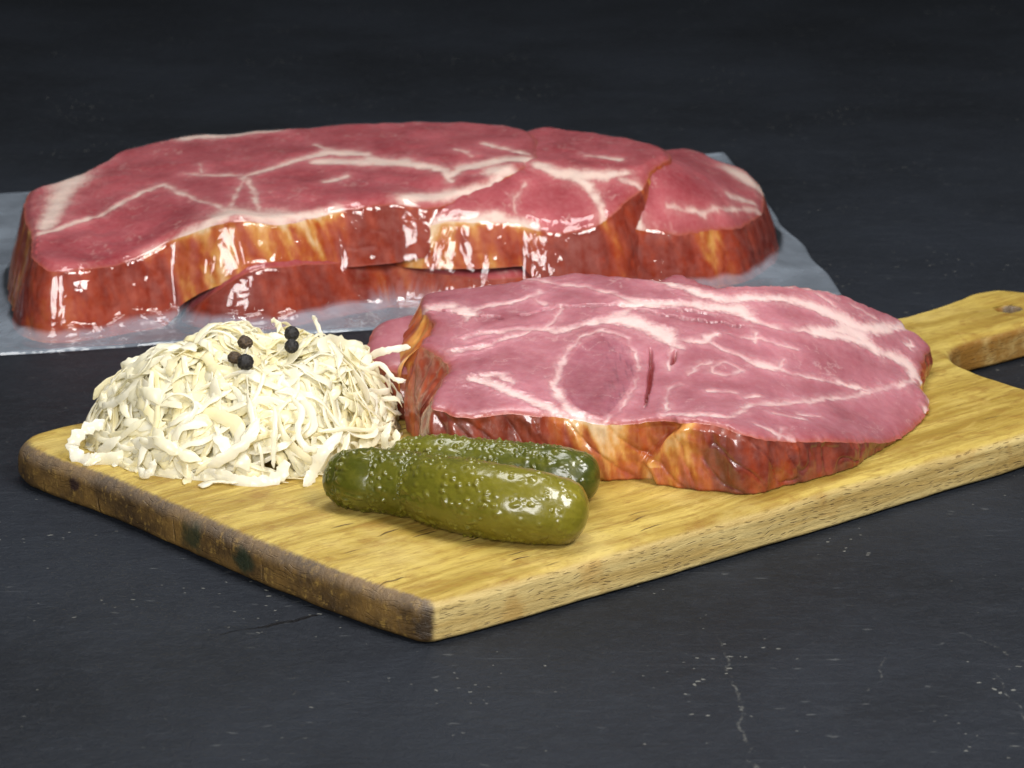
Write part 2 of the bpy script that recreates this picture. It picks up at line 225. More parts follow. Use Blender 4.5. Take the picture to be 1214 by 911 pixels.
"C_traces":[[[36.5,446.7,4.4],[46.1,439.9,6.1],[56.6,438.5,6.6],[67.1,439.4,6.0],[76.7,441.0,3.4]],[[53.1,438.3,5.7],[59.0,431.5,4.4],[63.2,423.2,3.3],[65.5,412.9,2.7],[66.2,406.2,2.4]],[[26.9,409.7,0.7],[26.5,417.8,0.7],[32.1,429.5,0.7]],[[-10.6,400.0,5.7],[3.0,399.2,5.0],[20.0,405.3,4.3],[36.3,404.5,3.5]],[[74.0,436.1,2.4],[82.5,431.4,2.4]],[[60.6,460.1,2.6],[74.6,455.4,2.4]]],
"D_traces":[[[94.9,432.4,1.2],[111.0,437.5,1.4],[124.3,451.9,1.5],[140.3,473.6,2.0]],[[73.7,424.4,3.5],[84.0,421.1,3.9]],[[131.8,507.3,14.0],[139.8,502.9,14.0]],[[125.2,465.8,2.4],[137.9,477.7,2.8]],[[112.3,429.3,1.4],[115.6,425.7,1.5]]],
"film":[[-209.5,308.8],[172.8,410.3],[139.5,693.4],[-258.4,596.0]],
"gh_front":[[-29.0,89.6,24.1,9.6],[-24.2,85.8,25.1,10.6],[-19.1,84.4,25.3,10.8],[-11.8,81.2,25.5,11.0],[-4.7,77.4,25.6,11.1],[1.7,69.9,26.4,11.9],[12.4,62.2,27.0,12.5],[23.6,56.4,27.0,12.5],[33.2,53.6,26.5,12.0],[40.1,52.9,25.6,11.1]],
"gh_back":[[-9.2,110.9,23.0,8.5],[0.3,106.7,24.1,9.6],[11.9,104.3,24.0,9.5],[23.5,100.6,24.0,9.5],[35.0,96.7,24.1,9.6],[42.1,94.1,24.1,9.6],[47.0,93.2,23.5,9.0]]}
# ------------------------------------------------------------------ materials
def mat_slate():
    k = NT('slate'); P = k.coord('Object')
    warp = k.n('ShaderNodeVectorMath', {0: P, 1: k.n('ShaderNodeVectorMath', {0: k.n('ShaderNodeTexNoise', {'Vector': P, 'Scale': 60.0, 'Detail': 3.0}).outputs[1], 3: 0.012}, operation='SCALE').outputs[0]}, operation='ADD').outputs[0]
    big = k.noise(P, 6.0, 5, .6)
    fine = k.noise(k.mapping(P, (1.0, 1.3, 1.0)), 110.0, 7, .75)
    base = k.mix(k.ramp(big, .3, .7), (0.0066, 0.0084, 0.0122), (0.0160, 0.0200, 0.0285))
    base = k.mix(k.math('MULTIPLY', k.ramp(fine, .45, .75), .5), base, (0.024, 0.028, 0.036))
    # mineral specks: short pale flecks, denser in drifts
    vo = k.n('ShaderNodeTexVoronoi', {'Vector': k.mapping(warp, (1.0, 1.8, 1.0)), 'Scale': 190.0, 'Randomness': 1.0})
    dens = k.noise(P, 16.0, 3, .6)
    rad = k.math('MULTIPLY', k.ramp(dens, .42, .70), .17)
    pick = k.math('GREATER_THAN', k.n('ShaderNodeSeparateColor', {0: vo.outputs[1]}).outputs[0], .45)
    speck = k.math('MULTIPLY', k.math('LESS_THAN', vo.outputs[0], rad), pick)
    vo2 = k.n('ShaderNodeTexVoronoi', {'Vector': k.mapping(warp, (1.0, 3.2, 1.0), rot=(0, 0, .25)), 'Scale': 75.0})
    dens2 = k.noise(P, 11.0, 2, .5)
    pick2 = k.math('GREATER_THAN', k.n('ShaderNodeSeparateColor', {0: vo2.outputs[1]}).outputs[1], .62)
    speck2 = k.math('MULTIPLY', k.ramp(vo2.outputs[0], k_rad2 := .17, .05), pick2)
    speck2 = k.math('MULTIPLY', speck2, k.ramp(dens2, .4, .62))
    patch = k.math('MULTIPLY', k.ramp(k.noise(k.mapping(P, (1, 2.2, 1)), 32.0, 5, .72), .57, .74), k.ramp(k.noise(P, 9.0, 2, .5), .45, .65))
    base = k.mix(k.math('MULTIPLY', patch, .33), base, (0.055, 0.062, 0.075))
    base = k.mix(k.math('MULTIPLY', speck2, .3), base, (0.17, 0.18, 0.18))
    base = k.mix(k.math('MULTIPLY', speck, .42), base, (0.36, 0.36, 0.32))
    scr = None
    for rz, sc1, sc2, off_ in ((.35, 14, 620, 1.3), (-.5, 18, 700, 5.1), (1.25, 12, 560, 9.7)):
        ln = k.noise(k.mapping(P, (sc1, sc2, 1), loc=(off_, off_*2, 0), rot=(0, 0, rz)), 1.0, 3, .6, .3)
        q_ = k.ramp(ln, .66, .76); scr = q_ if scr is None else k.math('MAXIMUM', scr, q_)
    scr = k.math('MULTIPLY', scr, k.ramp(k.noise(P, 13.0, 3, .6), .42, .62))
    base = k.mix(k.math('MULTIPLY', scr, .5), base, (0.09, 0.10, 0.115))
    mot = k.noise(P, 420.0, 4, .7)
    base = k.mix(k.math('MULTIPLY', k.ramp(mot, .5, .75), .35), base, (0.034, 0.040, 0.050))
    # quartz veins and one dark crack, as line segments in metres
    sep = k.n('ShaderNodeSeparateXYZ', {0: warp}); X, Y = sep.outputs[0], sep.outputs[1]
    off = 0.006
    def seg(a, b, w):
        ax, ay, bx, by = a[0]*MM + off, a[1]*MM + off, b[0]*MM + off, b[1]*MM + off
        dx, dy = bx - ax, by - ay; L2 = dx*dx + dy*dy
        px, py = k.math('SUBTRACT', X, ax), k.math('SUBTRACT', Y, ay)
        t = k.math('DIVIDE', k.math('ADD', k.math('MULTIPLY', px, dx), k.math('MULTIPLY', py, dy)), L2, clamp=True)
        ex, ey = k.math('SUBTRACT', px, k.math('MULTIPLY', t, dx)), k.math('SUBTRACT', py, k.math('MULTIPLY', t, dy))
        d = k.math('SQRT', k.math('ADD', k.math('MULTIPLY', ex, ex), k.math('MULTIPLY', ey, ey)))
        return k.ramp(d, w*MM, w*MM*.25)
    veins = None
    for a, b, w in [((91, 6), (94, -43), .6), ((94, -43), (94.5, -120), .8), ((167, 10), (183, -13), .9), ((174, -24), (174, -75), .6), ((160, -69), (176, -84), .7), ((142, -10), (133, -38), .55)]:
        s_ = seg(a, b, w); veins = s_ if veins is None else k.math('MAXIMUM', veins, s_)
    veins = k.math('MULTIPLY', veins, k.ramp(k.noise(P, 190.0, 5, .8), .46, .66))
    base = k.mix(k.math('MULTIPLY', veins, .24), base, (0.36, 0.36, 0.32))
    crack = k.math('MAXIMUM', seg((-66, 8), (-54, 16), .5), seg((-54, 16), (-36, 24), .9))
    crack = k.math('MULTIPLY', crack, k.ramp(k.noise(P, 240.0, 3, .7), .3, .5))
    base = k.mix(crack, base, (0.004, 0.004, 0.006))
    h = k.math('ADD', k.math('MULTIPLY', k.noise(k.mapping(P, (1, 1.7, 1)), 38.0, 8, .68), 1.0), k.math('MULTIPLY', fine, .5))
    h = k.math('SUBTRACT', h, k.math('MULTIPLY', crack, .8))
    b = k.n('ShaderNodeBsdfPrincipled', {'Base Color': base, 'Roughness': k.math('ADD', k.math('MULTIPLY', fine, .2), .5), 'Specular IOR Level': .2, 'Normal': k.bump(k.math('ADD', h, k.math('MULTIPLY', mot, .25)), .9, .0030)})
    return k.finish(b.outputs[0])

def mat_wood():
    k = NT('beech_wood'); P = k.coord('Object')
    sep = k.n('ShaderNodeSeparateXYZ', {0: P}); u, v, z = sep.outputs
    warpn = k.noise(P, 14.0, 3, .5)
    uw = k.math('ADD', v, k.math('MULTIPLY', k.math('SUBTRACT', warpn, .5), .012))
    gv = k.n('ShaderNodeCombineXYZ', {0: u, 1: uw, 2: z}).outputs[0]
    g1 = k.noise(k.mapping(gv, (9, 120, 120)), 1.0, 4, .6)
    g2 = k.noise(k.mapping(gv, (38, 420, 420)), 1.0, 6, .72, .4)
    g3 = k.noise(k.mapping(gv, (3, 26, 26)), 1.0, 3, .5)
    blot = k.noise(P, 24.0, 5, .62)
    c = k.mix(k.ramp(g1, .36, .62), (0.285, 0.182, 0.026), (0.53, 0.400, 0.100))
    c = k.mix(k.math('MULTIPLY', k.ramp(g3, .35, .7), .5), c, (0.46, 0.320, 0.06))
    c = k.mix(k.math('MULTIPLY', k.ramp(g2, .48, .74), .75), c, (0.22, 0.112, 0.018))
    g4 = k.noise(k.mapping(P, (60, 150, 60), rot=(0, 0, .5)), 1.0, 5, .7, .6)
    c = k.mix(k.math('MULTIPLY', k.ramp(g4, .48, .68), .6), c, (0.27, 0.145, 0.024))
    c = k.mix(k.math('MULTIPLY', k.ramp(g4, .46, .28), .35), c, (0.62, 0.45, 0.14))
    c = k.mix(k.math('MULTIPLY', k.ramp(blot, .50, .72), .45), c, (0.60, 0.475, 0.17))
    c = k.mix(k.math('MULTIPLY', k.ramp(k.noise(P, 75.0, 6, .72), .53, .70), .6), c, (0.25, 0.125, 0.020))
    c = k.mix(k.math('MULTIPLY', k.ramp(k.noise(k.mapping(P, (.5, 1, 1)), 300.0, 5, .75), .55, .72), .45), c, (0.20, 0.10, 0.018))
    # fine dark pores along the grain
    po = k.n('ShaderNodeTexVoronoi', {'Vector': k.mapping(gv, (95, 900, 900)), 'Scale': 1.0, 'Randomness': 1.0})
    pm = k.math('MULTIPLY', k.ramp(po.outputs[0], .30, .12), k.math('GREATER_THAN', k.n('ShaderNodeSeparateColor', {0: po.outputs[1]}).outputs[0], .55))
    c = k.mix(k.math('MULTIPLY', pm, .38), c, (0.15, 0.078, 0.014))
    # knife cuts across and along the grain
    wavy = k.n('ShaderNodeVectorMath', {0: P, 1: k.n('ShaderNodeVectorMath', {0: k.n('ShaderNodeTexNoise', {'Vector': P, 'Scale': 70.0, 'Detail': 2.0}).outputs[1], 3: 0.006}, operation='SCALE').outputs[0]}, operation='ADD').outputs[0]
    cut = k.n('ShaderNodeTexVoronoi', {'Vector': k.mapping(wavy, (34, 330, 40), rot=(0, 0, .16)), 'Scale': 1.0, 'Randomness': 1.0})
    cm = k.math('MULTIPLY', k.ramp(cut.outputs[0], .22, .08), k.math('GREATER_THAN', k.n('ShaderNodeSeparateColor', {0: cut.outputs[1]}).outputs[0], .58))
    cm = k.math('MULTIPLY', cm, k.ramp(k.noise(P, 20.0, 2, .5), .42, .56))
    c = k.mix(k.math('MULTIPLY', cm, .85), c, (0.085, 0.042, 0.010))
    # side walls: paler, with the dashes of beech rays
    nz = k.n('ShaderNodeSeparateXYZ', {0: k.n('ShaderNodeTexCoord').outputs['Normal']}).outputs[2]
    side = k.ramp(nz, .86, .45)
    fl = k.n('ShaderNodeTexVoronoi', {'Vector': k.mapping(wavy, (190, 90, 1700)), 'Scale': 1.0, 'Randomness': 1.0})
    fm = k.math('MULTIPLY', k.ramp(fl.outputs[0], .38, .16), k.math('GREATER_THAN', k.n('ShaderNodeSeparateColor', {0: fl.outputs[1]}).outputs[0], .42))
    sc_ = k.mix(k.ramp(k.noise(k.mapping(gv, (14, 90, 260)), 1.0, 5, .6), .3, .7), (0.40, 0.27, 0.085), (0.60, 0.47, 0.20))
    sc_ = k.mix(k.math('MULTIPLY', k.ramp(k.noise(P, 50.0, 4, .6), .54, .72), .6), sc_, (0.36, 0.20, 0.045))
    sc_ = k.mix(k.math('MULTIPLY', fm, .55), sc_, (0.15, 0.085, 0.035))
    sc_ = k.mix(k.math('MULTIPLY', k.ramp(u, .318, .336), k.ramp(k.noise(P, 60.0, 4, .6), .25, .6)), sc_, (0.26, 0.125, 0.022))
    c = k.mix(side, c, sc_)
    # handled, smoke-browned short end with speckled patina
    en = k.noise(P, 120.0, 5, .7)
    nx = k.n('ShaderNodeSeparateXYZ', {0: k.n('ShaderNodeTexCoord').outputs['Normal']}).outputs[0]
    frz = k.math('MULTIPLY', k.math('SUBTRACT', k.noise(k.mapping(P, (.3, 1, 1)), 420.0, 6, .8), .5), .55)
    endm = k.ramp(k.math('ADD', k.math('MULTIPLY', nx, -1.0), frz), .22, .55)
    ec = k.mix(k.ramp(k.noise(k.mapping(P, (1, 1, 1)), 55.0, 4, .65), .35, .68), (0.070, 0.041, 0.016), (0.22, 0.125, 0.034))
    ec = k.mix(k.math('MULTIPLY', k.ramp(k.noise(P, 330.0, 4, .75), .53, .68), .65), ec, (0.42, 0.26, 0.065))
    def spot(v0, z0, r):
        d = k.math('SQRT', k.math('ADD', k.math('POWER', k.math('SUBTRACT', v, v0), 2.0), k.math('POWER', k.math('SUBTRACT', z, z0), 2.0)))
        return k.ramp(k.math('ADD', d, k.math('MULTIPLY', k.math('SUBTRACT', en, .5), .012)), r, r*.4)
    green = k.math('MAXIMUM', spot(.113, .007, .008), spot(.084, .006, .0065))
    ec = k.mix(k.math('MULTIPLY', green, .8), ec, (0.012, 0.030, 0.016))
    ec = k.mix(k.math('MULTIPLY', spot(.182, .0075, .004), .85), ec, (0.022, 0.010, 0.014))
    ec = k.mix(k.math('MULTIPLY', spot(-.001, .006, .007), .8), ec, (0.022, 0.014, 0.008))
    zz = k.ramp(k.math('ADD', z, k.math('MULTIPLY', k.math('SUBTRACT', en, .5), .004)), .0085, .0125)
    ec = k.mix(k.math('MULTIPLY', zz, .45), ec, (0.17, 0.14, 0.115))
    c = k.mix(endm, c, ec)
    h = k.math('ADD', k.math('ADD', k.math('MULTIPLY', g2, .8), k.math('MULTIPLY', g4, .7)), k.math('MULTIPLY', blot, .7))
    h = k.math('SUBTRACT', h, k.math('ADD', cm, k.math('MULTIPLY', k.math('MULTIPLY', fm, side), .4)))
    rough = k.math('ADD', k.math('MULTIPLY', blot, .25), k.math('SUBTRACT', .42, k.math('MULTIPLY', endm, .10)))
    b = k.n('ShaderNodeBsdfPrincipled', {'Base Color': c, 'Roughness': rough, 'Specular IOR Level': .4, 'Normal': k.bump(h, .7, .0013)})
    return k.finish(b.outputs[0])

def mat_meat(name, rough, coat, sss, bump, scale, wet=.5):
    k = NT(name); P = k.coord('Object')
    col = k.n('ShaderNodeAttribute', attribute_name='Col').outputs[0]
    f = k.noise(P, scale*1000, 5, .65)
    f2 = k.noise(P, scale*270, 4, .6)
    c = k.mix(k.ramp(f, .25, .8), k.mix(.07, col, (0, 0, 0)), k.mix(.05, col, (1.0, .9, .85)))
    h = k.math('ADD', k.math('MULTIPLY', f, .35), f2)
    b = k.n('ShaderNodeBsdfPrincipled', {'Base Color': c, 'Roughness': k.math('ADD', k.math('MULTIPLY', f2, .22), rough - .11),
        'Specular IOR Level': wet, 'Subsurface Weight': sss, 'Subsurface Scale': .0022,
        'Coat Weight': coat, 'Coat Roughness': .12, 'Normal': k.bump(h, bump, .0012)})
    b.inputs['Subsurface Radius'].default_value = (1.0, .35, .25)
    return k.finish(b.outputs[0])

def mat_gherkin(name):
    k = NT(name); P = k.coord('Object')
    col = k.n('ShaderNodeAttribute', attribute_name='Col').outputs[0]
    f = k.noise(P, 700.0, 4, .6); f2 = k.noise(P, 210.0, 4, .6)
    c = k.mix(k.math('MULTIPLY', k.ramp(f2, .4, .75), .4), col, k.mix(.5, col, (.30, .26, .03)))
    c = k.mix(k.math('MULTIPLY', k.ramp(f, .55, .8), .3), c, (.05, .05, .005))
    b = k.n('ShaderNodeBsdfPrincipled', {'Base Color': c, 'Roughness': .30, 'Specular IOR Level': .5, 'Subsurface Weight': .25, 'Subsurface Scale': .003,
        'Coat Weight': .35, 'Coat Roughness': .09, 'Normal': k.bump(k.math('ADD', f2, k.math('MULTIPLY', f, .3)), .22, .0011)})
    b.inputs['Subsurface Radius'].default_value = (.8, 1.0, .2)
    return k.finish(b.outputs[0])

def mat_kraut(name, c0, c1):
    k = NT(name); P = k.coord('Object')
    f = k.noise(P, 160.0, 4, .6); f2 = k.noise(P, 900.0, 3, .6)
    c = k.mix(k.ramp(f, .3, .7), c0, c1)
    nrm = k.bump(k.math('ADD', f, k.math('MULTIPLY', f2, .5)), .3, .0006)
    b = k.n('ShaderNodeBsdfPrincipled', {'Base Color': c, 'Roughness': .19, 'Specular IOR Level': .55, 'Normal': nrm,
        'Subsurface Weight': .0})
    tl = k.n('ShaderNodeBsdfTranslucent', {'Color': k.mix(.4, c, (1.0, .90, .58))})
    mx = k.n('ShaderNodeMixShader', {0: .43, 1: b.outputs[0], 2: tl.outputs[0]})
    m2 = k.n('ShaderNodeMixShader', {0: .12, 1: mx.outputs[0], 2: k.n('ShaderNodeBsdfTransparent', {'Color': (1, 1, .96)}).outputs[0]})
    return k.finish(m2.outputs[0])

def mat_pepper(name, a, b_, rough):
    k = NT(name); P = k.coord('Object')
    f = k.noise(P, 900.0, 5, .7)
    c = k.mix(k.ramp(f, .35, .7), a, b_)
    b = k.n('ShaderNodeBsdfPrincipled', {'Base Color': c, 'Roughness': rough, 'Specular IOR Level': .4, 'Normal': k.bump(f, .7, .0007)})
    return k.finish(b.outputs[0])

def mat_film():
    k = NT('clear_film'); P = k.coord('Object')
    milk = k.n('ShaderNodeAttribute', attribute_name='loose').outputs['Fac']
    f = k.noise(k.mapping(P, (1, 1, .45)), 75.0, 3, .5, .6)
    f2 = k.noise(k.mapping(P, (1, 1, .35)), 260.0, 3, .55)
    h = k.math('ADD', f, k.math('MULTIPLY', f2, .10))
    nz = k.n('ShaderNodeSeparateXYZ', {0: k.n('ShaderNodeNewGeometry').outputs['Normal']}).outputs[2]
    nrm = k.bump(h, k.math('ADD', .14, k.math('ADD', k.math('MULTIPLY', k.ramp(nz, .9, .45), .22), k.math('MULTIPLY', milk, .3))), .0045)
    fr = k.n('ShaderNodeFresnel', {'IOR': 1.40, 'Normal': nrm}).outputs[0]
    gl = k.n('ShaderNodeBsdfGlossy', {'Color': (1, 1, 1), 'Roughness': .07, 'Normal': nrm})
    tr_ = k.n('ShaderNodeBsdfTransparent', {'Color': (1, 1, 1)})
    df = k.n('ShaderNodeBsdfDiffuse', {'Color': (.66, .77, .92)})
    tl = k.n('ShaderNodeBsdfTranslucent', {'Color': (.66, .77, .92)})
    haze = k.n('ShaderNodeMixShader', {0: .35, 1: df.outputs[0], 2: tl.outputs[0]})
    st = k.math('MULTIPLY', milk, k.math('ADD', .27, k.math('MULTIPLY', k.ramp(k.noise(P, 28.0, 4, .6), .35, .7), .18)))
    body = k.n('ShaderNodeMixShader', {0: st, 1: tr_.outputs[0], 2: haze.outputs[0]})
    mx = k.n('ShaderNodeMixShader', {0: k.math('MINIMUM', k.math('MULTIPLY', fr, 1.5), .24), 1: body.outputs[0], 2: gl.outputs[0]})
    return k.finish(mx.outputs[0])

M_SLATE, M_WOOD, M_FILM = mat_slate(), mat_wood(), mat_film()
M_FACE = mat_meat('pork_cut_face', .40, .22, .35, .16, .3)
M_RIND = mat_meat('smoked_rind', .36, .9, .12, .28, .22)
M_FACE_P = mat_meat('packed_pork_face', .5, 0, .2, .25, .45, .2)
M_RIND_P = mat_meat('packed_smoked_rind', .5, .0, .12, .18, .2, .25)
M_GH = mat_gherkin('pickled_gherkin_skin')
M_KR = [mat_kraut('cabbage_cream', (.935, .905, .73), (.955, .94, .83)), mat_kraut('cabbage_white', (.945, .925, .81), (.965, .955, .89)), mat_kraut('cabbage_yellow', (.93, .875, .60), (.95, .91, .72))]
M_PB = mat_pepper('black_pepper', (.008, .007, .007), (.035, .031, .030), .45)
M_PW = mat_pepper('brown_pepper', (.030, .018, .010), (.13, .085, .050), .55)

# ------------------------------------------------------------------ slate table
n = 61
gx = np.linspace(-2600, 2600, n); gy = np.linspace(-1500, 4200, n)
X, Y = np.meshgrid(gx, gy)
slate = mesh_obj('slate_table', np.stack([X.ravel(), Y.ravel(), np.zeros(X.size)], 1), grid_faces(n, n, False), M_SLATE)
tag(slate, 'dark grey slate surface with pale specks, thin veins and a short crack', 'slate', kind='structure')

# ------------------------------------------------------------------ cutting board (local axes: x along the grain, y across)
def build_board():
    ctrl = [(6, -1.2), (60, -4), (140, -6.5), (220, -7.5), (288, -7), (304, -4), (312, 4), (315, 20), (316, 40), (317.5, 54), (321, 66), (326, 74), (332, 80), (341, 84.5), (352, 86), (366, 85.5), (384, 85), (402, 84.5), (415, 87), (423, 94), (427, 107),
            (424.5, 121), (418, 130.5), (408, 133.5), (394, 131), (366, 127.5), (350, 128), (338, 131), (328, 138), (321, 150), (317, 165), (315, 190), (313, 210), (306, 220), (290, 224),
            (200, 225.5), (100, 225), (20, 226), (4, 227.5), (-6, 227), (-12.5, 222.5), (-16, 213), (-16, 198), (-13.5, 176), (-11.8, 140), (-11, 80), (-8, 40), (-4, 10), (-1.6, 1.6), (1.2, -.6)]
    Q, s, L = closed_resample(np.c_[np.array(ctrl, float), np.zeros(len(ctrl))], 560)
    xy = Q[:, :2]
    tan = np.roll(xy, -1, 0) - np.roll(xy, 1, 0); tan /= np.linalg.norm(tan, axis=1)[:, None]
    nin = np.stack([-tan[:, 1], tan[:, 0]], 1)                      # inward (outline runs counter-clockwise)
    wear = 1 + .28*noise(s/40, 3.3) + .12*noise(s/9, 8.1)
    endw = np.exp(-(np.clip(xy[:, 0], -20, 400) + 12)**2/160.0)      # the worn short end is rounder
    R = (4.2 + 1.8*endw)*wear
    rings = []
    for a in np.linspace(0, 1, 8):                                  # bottom round
        th = a*math.pi/2; rb = R*.45
        rings.append((rb*(1 - math.sin(th)), rb*(1 - math.cos(th))))
    for a in np.linspace(0, 1, 9):                                  # top round
        th = a*math.pi/2
        rings.append((R*(1 - math.cos(th)), TOP - R*(1 - math.sin(th))))
    V = []
    for ins, z in rings:
        p = xy + nin*np.asarray(ins)[:, None]*np.ones((560, 1))
        zz = np.full(560, 1.0)*z
        V.append(np.c_[p, zz])
    V = np.vstack(V)
    n_ = noise(V[:, 0]/14, V[:, 1]/14, V[:, 2]/9)*.28 + noise(V[:, 0]/4, V[:, 1]/4, V[:, 2]/4)*.08
    V[:, :2] += np.tile(nin, (len(rings), 1))*n_[:, None]
    F = grid_faces(len(rings), 560, True).tolist()
    # hanging hole near the handle's end
    hc, hr, hn = np.array([396.5, 105.5]), 5.2, 28
    ang = np.arange(hn)*2*math.pi/hn
    prof = [(hr + 1.6, TOP), (hr + .5, TOP - .5), (hr, TOP - 1.6), (hr, 1.6), (hr + .5, .5), (hr + 1.6, 0)]
    h0 = len(V)
    H = np.vstack([np.c_[hc[0] + r*np.cos(ang), hc[1] + r*np.sin(ang), np.full(hn, z)] for r, z in prof])
    for j in range(len(prof) - 1):
        for i in range(hn):
            F.append([h0 + j*hn + i, h0 + j*hn + (i + 1) % hn, h0 + (j + 1)*hn + (i + 1) % hn, h0 + (j + 1)*hn + i])
    V = np.vstack([V, H])
    def cap(ring0, hole0, flip):
        ids = list(range(ring0, ring0 + 560)) + list(range(hole0, hole0 + hn))
        co = [Vector(V[i, :2]) for i in ids]
        ed = [(i, (i + 1) % 560) for i in range(560)] + [(560 + i, 560 + (i + 1) % hn) for i in range(hn)]
        vo, _, fo, orig, _, _ = delaunay_2d_cdt(co, ed, [], 1, 1e-5)
        back = [o[0] if o else None for o in orig]
        poly = V[ring0:ring0 + 560, :2]
        for f in fo:
            c_ = np.mean([V[ids[back[q]], :2] for q in f], axis=0)
            if np.hypot(*(c_ - hc)) < hr + .6: continue
            if not inside(np.array([c_[0]]), np.array([c_[1]]), poly)[0]: continue
            t = [ids[back[q]] for q in f]; F.append(t[::-1] if flip else t)
    cap((len(rings) - 1)*560, h0, False)
    cap(0, h0 + (len(prof) - 1)*hn, True)
    o = mesh_obj('cutting_board', V, F, M_WOOD)
    o.rotation_euler = (0, 0, math.radians(40.4))
    o.location = (0, 0, .0004)
    tag(o, 'worn golden wooden cutting board with browned short end and a handle with hanging hole', 'cutting board')
build_board()

# ------------------------------------------------------------------ pork slices
PAL_X = [0.0, .28, .52, .74, 1.0]
PAL_C = np.array([[.130, .012, .004], [.29, .036, .006], [.43, .098, .012], [.63, .29, .060], [.77, .54, .31]])
PAL_P = np.array([[.22, .017, .004], [.34, .034, .005], [.45, .088, .010], [.62, .27, .050], [.78, .56, .34]])
def palette(v, pal):
    return np.stack([np.interp(v, PAL_X, pal[:, i]) for i in range(3)], 1)

def pork_slice(name, label, group, outline, traces=(), slits=(), grooves=(), eye=None, packed=False, N=640, K=70, J=26, seed=0, jag=.5, flap=None, wr=1.0, extra=()):
    O = np.array(outline, float)
    Q, s, L = closed_resample(O, N)
    ctr = Q[:, :2].mean(0)
    if np.sum(Q[:, 0]*np.roll(Q[:, 1], -1) - np.roll(Q[:, 0], -1)*Q[:, 1]) < 0: Q = Q[::-1].copy()
    f = rbf_fit(np.vstack([O[:, :3], np.array(extra)]) if len(extra) else O[:, :3])
    xy = Q[:, :2]
    tan = np.roll(xy, -1, 0) - np.roll(xy, 1, 0); tan /= np.linalg.norm(tan, axis=1)[:, None] + 1e-9
    nout = np.stack([tan[:, 1], -tan[:, 0]], 1)
    ph = 2*math.pi*np.arange(N)/N; rr = L/(2*math.pi)
    cxp, cyp = np.cos(ph)*rr, np.sin(ph)*rr                         # seamless noise coordinates
    xy = xy + nout*(jag*(fbm(cxp/5, cyp/5, seed, 4)))[:, None]
    # medial segment
    C0 = xy - ctr; ev, evec = np.linalg.eigh(C0.T@C0); ax = evec[:, 1]
    half = .55*np.abs(C0@ax).max(); tt = np.clip(C0@ax, -half, half)
    med = ctr + tt[:, None]*ax
    ts = 1 - (np.arange(K)/(K - 1))
    ts = np.where(ts > .9, 1 - (1 - ts)**1.35*(.1**-.35), ts)
    Px = (med[None]*(1 - ts[:, None, None]) + xy[None]*ts[:, None, None]).reshape(-1, 2)
    edge = ((1 - ts[:, None])*np.linalg.norm(xy - med, axis=1)[None]).ravel()
    x, y = Px[:, 0], Px[:, 1]
    wx = x + 1.3*fbm(x/5, y/5, seed + 2, 4); wy = y + 1.3*fbm(x/5, y/5, seed + 7, 4)
    fat = np.zeros(len(x)); fatw = np.zeros(len(x)); near = np.full(len(x), 12.0)
    grit = fbm(x/1.3, y/1.3, seed + 9, 3); grit2 = np.clip(fbm(x/2.5, y/2.5, seed + 12, 3), -.6, 1)
    vary = noise(x/9, y/9, seed + 13); fade = noise(x/6.5, y/6.5, seed + 14)
    for trc in traces:
        for a, b in zip(trc[:-1], trc[1:]):
            d, t = seg_dist(wx, wy, a, b); w = (a[2] + (b[2] - a[2])*t)/2
            w = np.maximum(w, .38)*(1 + .34*grit + .35*vary)*(1.35 if packed else 1.15); near = np.minimum(near, d - w)
            power = np.clip(.34 + w*.28 + .65*fade, .06, 1.0)
            fat = np.maximum(fat, power*(1 - sstep(w*.15, w*1.35 + .6, d)))
            fatw = np.maximum(fatw, .34*(1 - sstep(w*.8, w*2.0 + 3.2, d))*(.6 + .7*grit2)*np.clip(.5 + fade, .1, 1))
    # faint secondary marbling
    m1 = np.abs(fbm(x/10 + 3, y/10, seed + 20, 4)); m2 = fbm(x/16, y/16, seed + 25, 2)
    fine = (1 - sstep(.0, .07, m1))*sstep(-.1, .5, m2)*.30
    fib = sstep(.25, .8, noise(x/3.5 + .4*vary, y/.75, seed + 33))*.06 + sstep(.45, .9, noise(x/.9, y/5, seed + 35))*.05
    spk = sstep(.8, 1.1, fbm(x/1.6, y/1.6, seed + 31, 3))*.16
    fat_all = np.maximum(np.maximum(fat, fatw), np.maximum(fine, spk) + fib)
    slit = np.zeros(len(x)); groove = np.zeros(len(x))
    for trc in slits:
        nseg = len(trc) - 1
        for q, (a, b_) in enumerate(zip(trc[:-1], trc[1:])):
            d, t = seg_dist(.2*wx + .8*x, .2*wy + .8*y, a, b_)
            lens = .25 + .95*np.sin(np.pi*np.clip((q + t)/nseg, 0, 1))**.8
            slit = np.maximum(slit, 1 - sstep(.15*lens, lens, d))
    for trc in grooves:
        for a, b in zip(trc[:-1], trc[1:]):
            d, t = seg_dist(wx, wy, a, b); groove = np.maximum(groove, 1 - sstep(.1, 1.1, d))
    z = f(x, y)
    low = (.8 if packed else .5)*fbm(x/19, y/19, seed + 40, 2)
    relief = low + .08*fbm(x/3.6, y/3.6, seed + 41, 3) - .28*fat + .25*np.exp(-((near - 1.2)/1.2)**2) - 3.2*slit - 1.3*groove
    relief = relief - (1.9*np.exp(-(edge/2.4)**2) if packed else .8*np.exp(-(edge/.8)**2) + .9*np.exp(-(edge/2.6)**2))
    z = z + relief
    def film_top(X_, Y_, d_): return f(X_, Y_) + (.8 if packed else .5)*fbm(X_/19, Y_/19, seed + 40, 2) + .5 - 1.75*np.exp(-(np.clip(-d_, 0, 99)/2.4)**2)
    tone = np.clip(.66 + .5*fbm(x/22, y/22, seed + 50, 3) + .10*fbm(x/2.6, y/8, seed + 51, 3) - .34*sstep(1, 9, near), 0, 1)
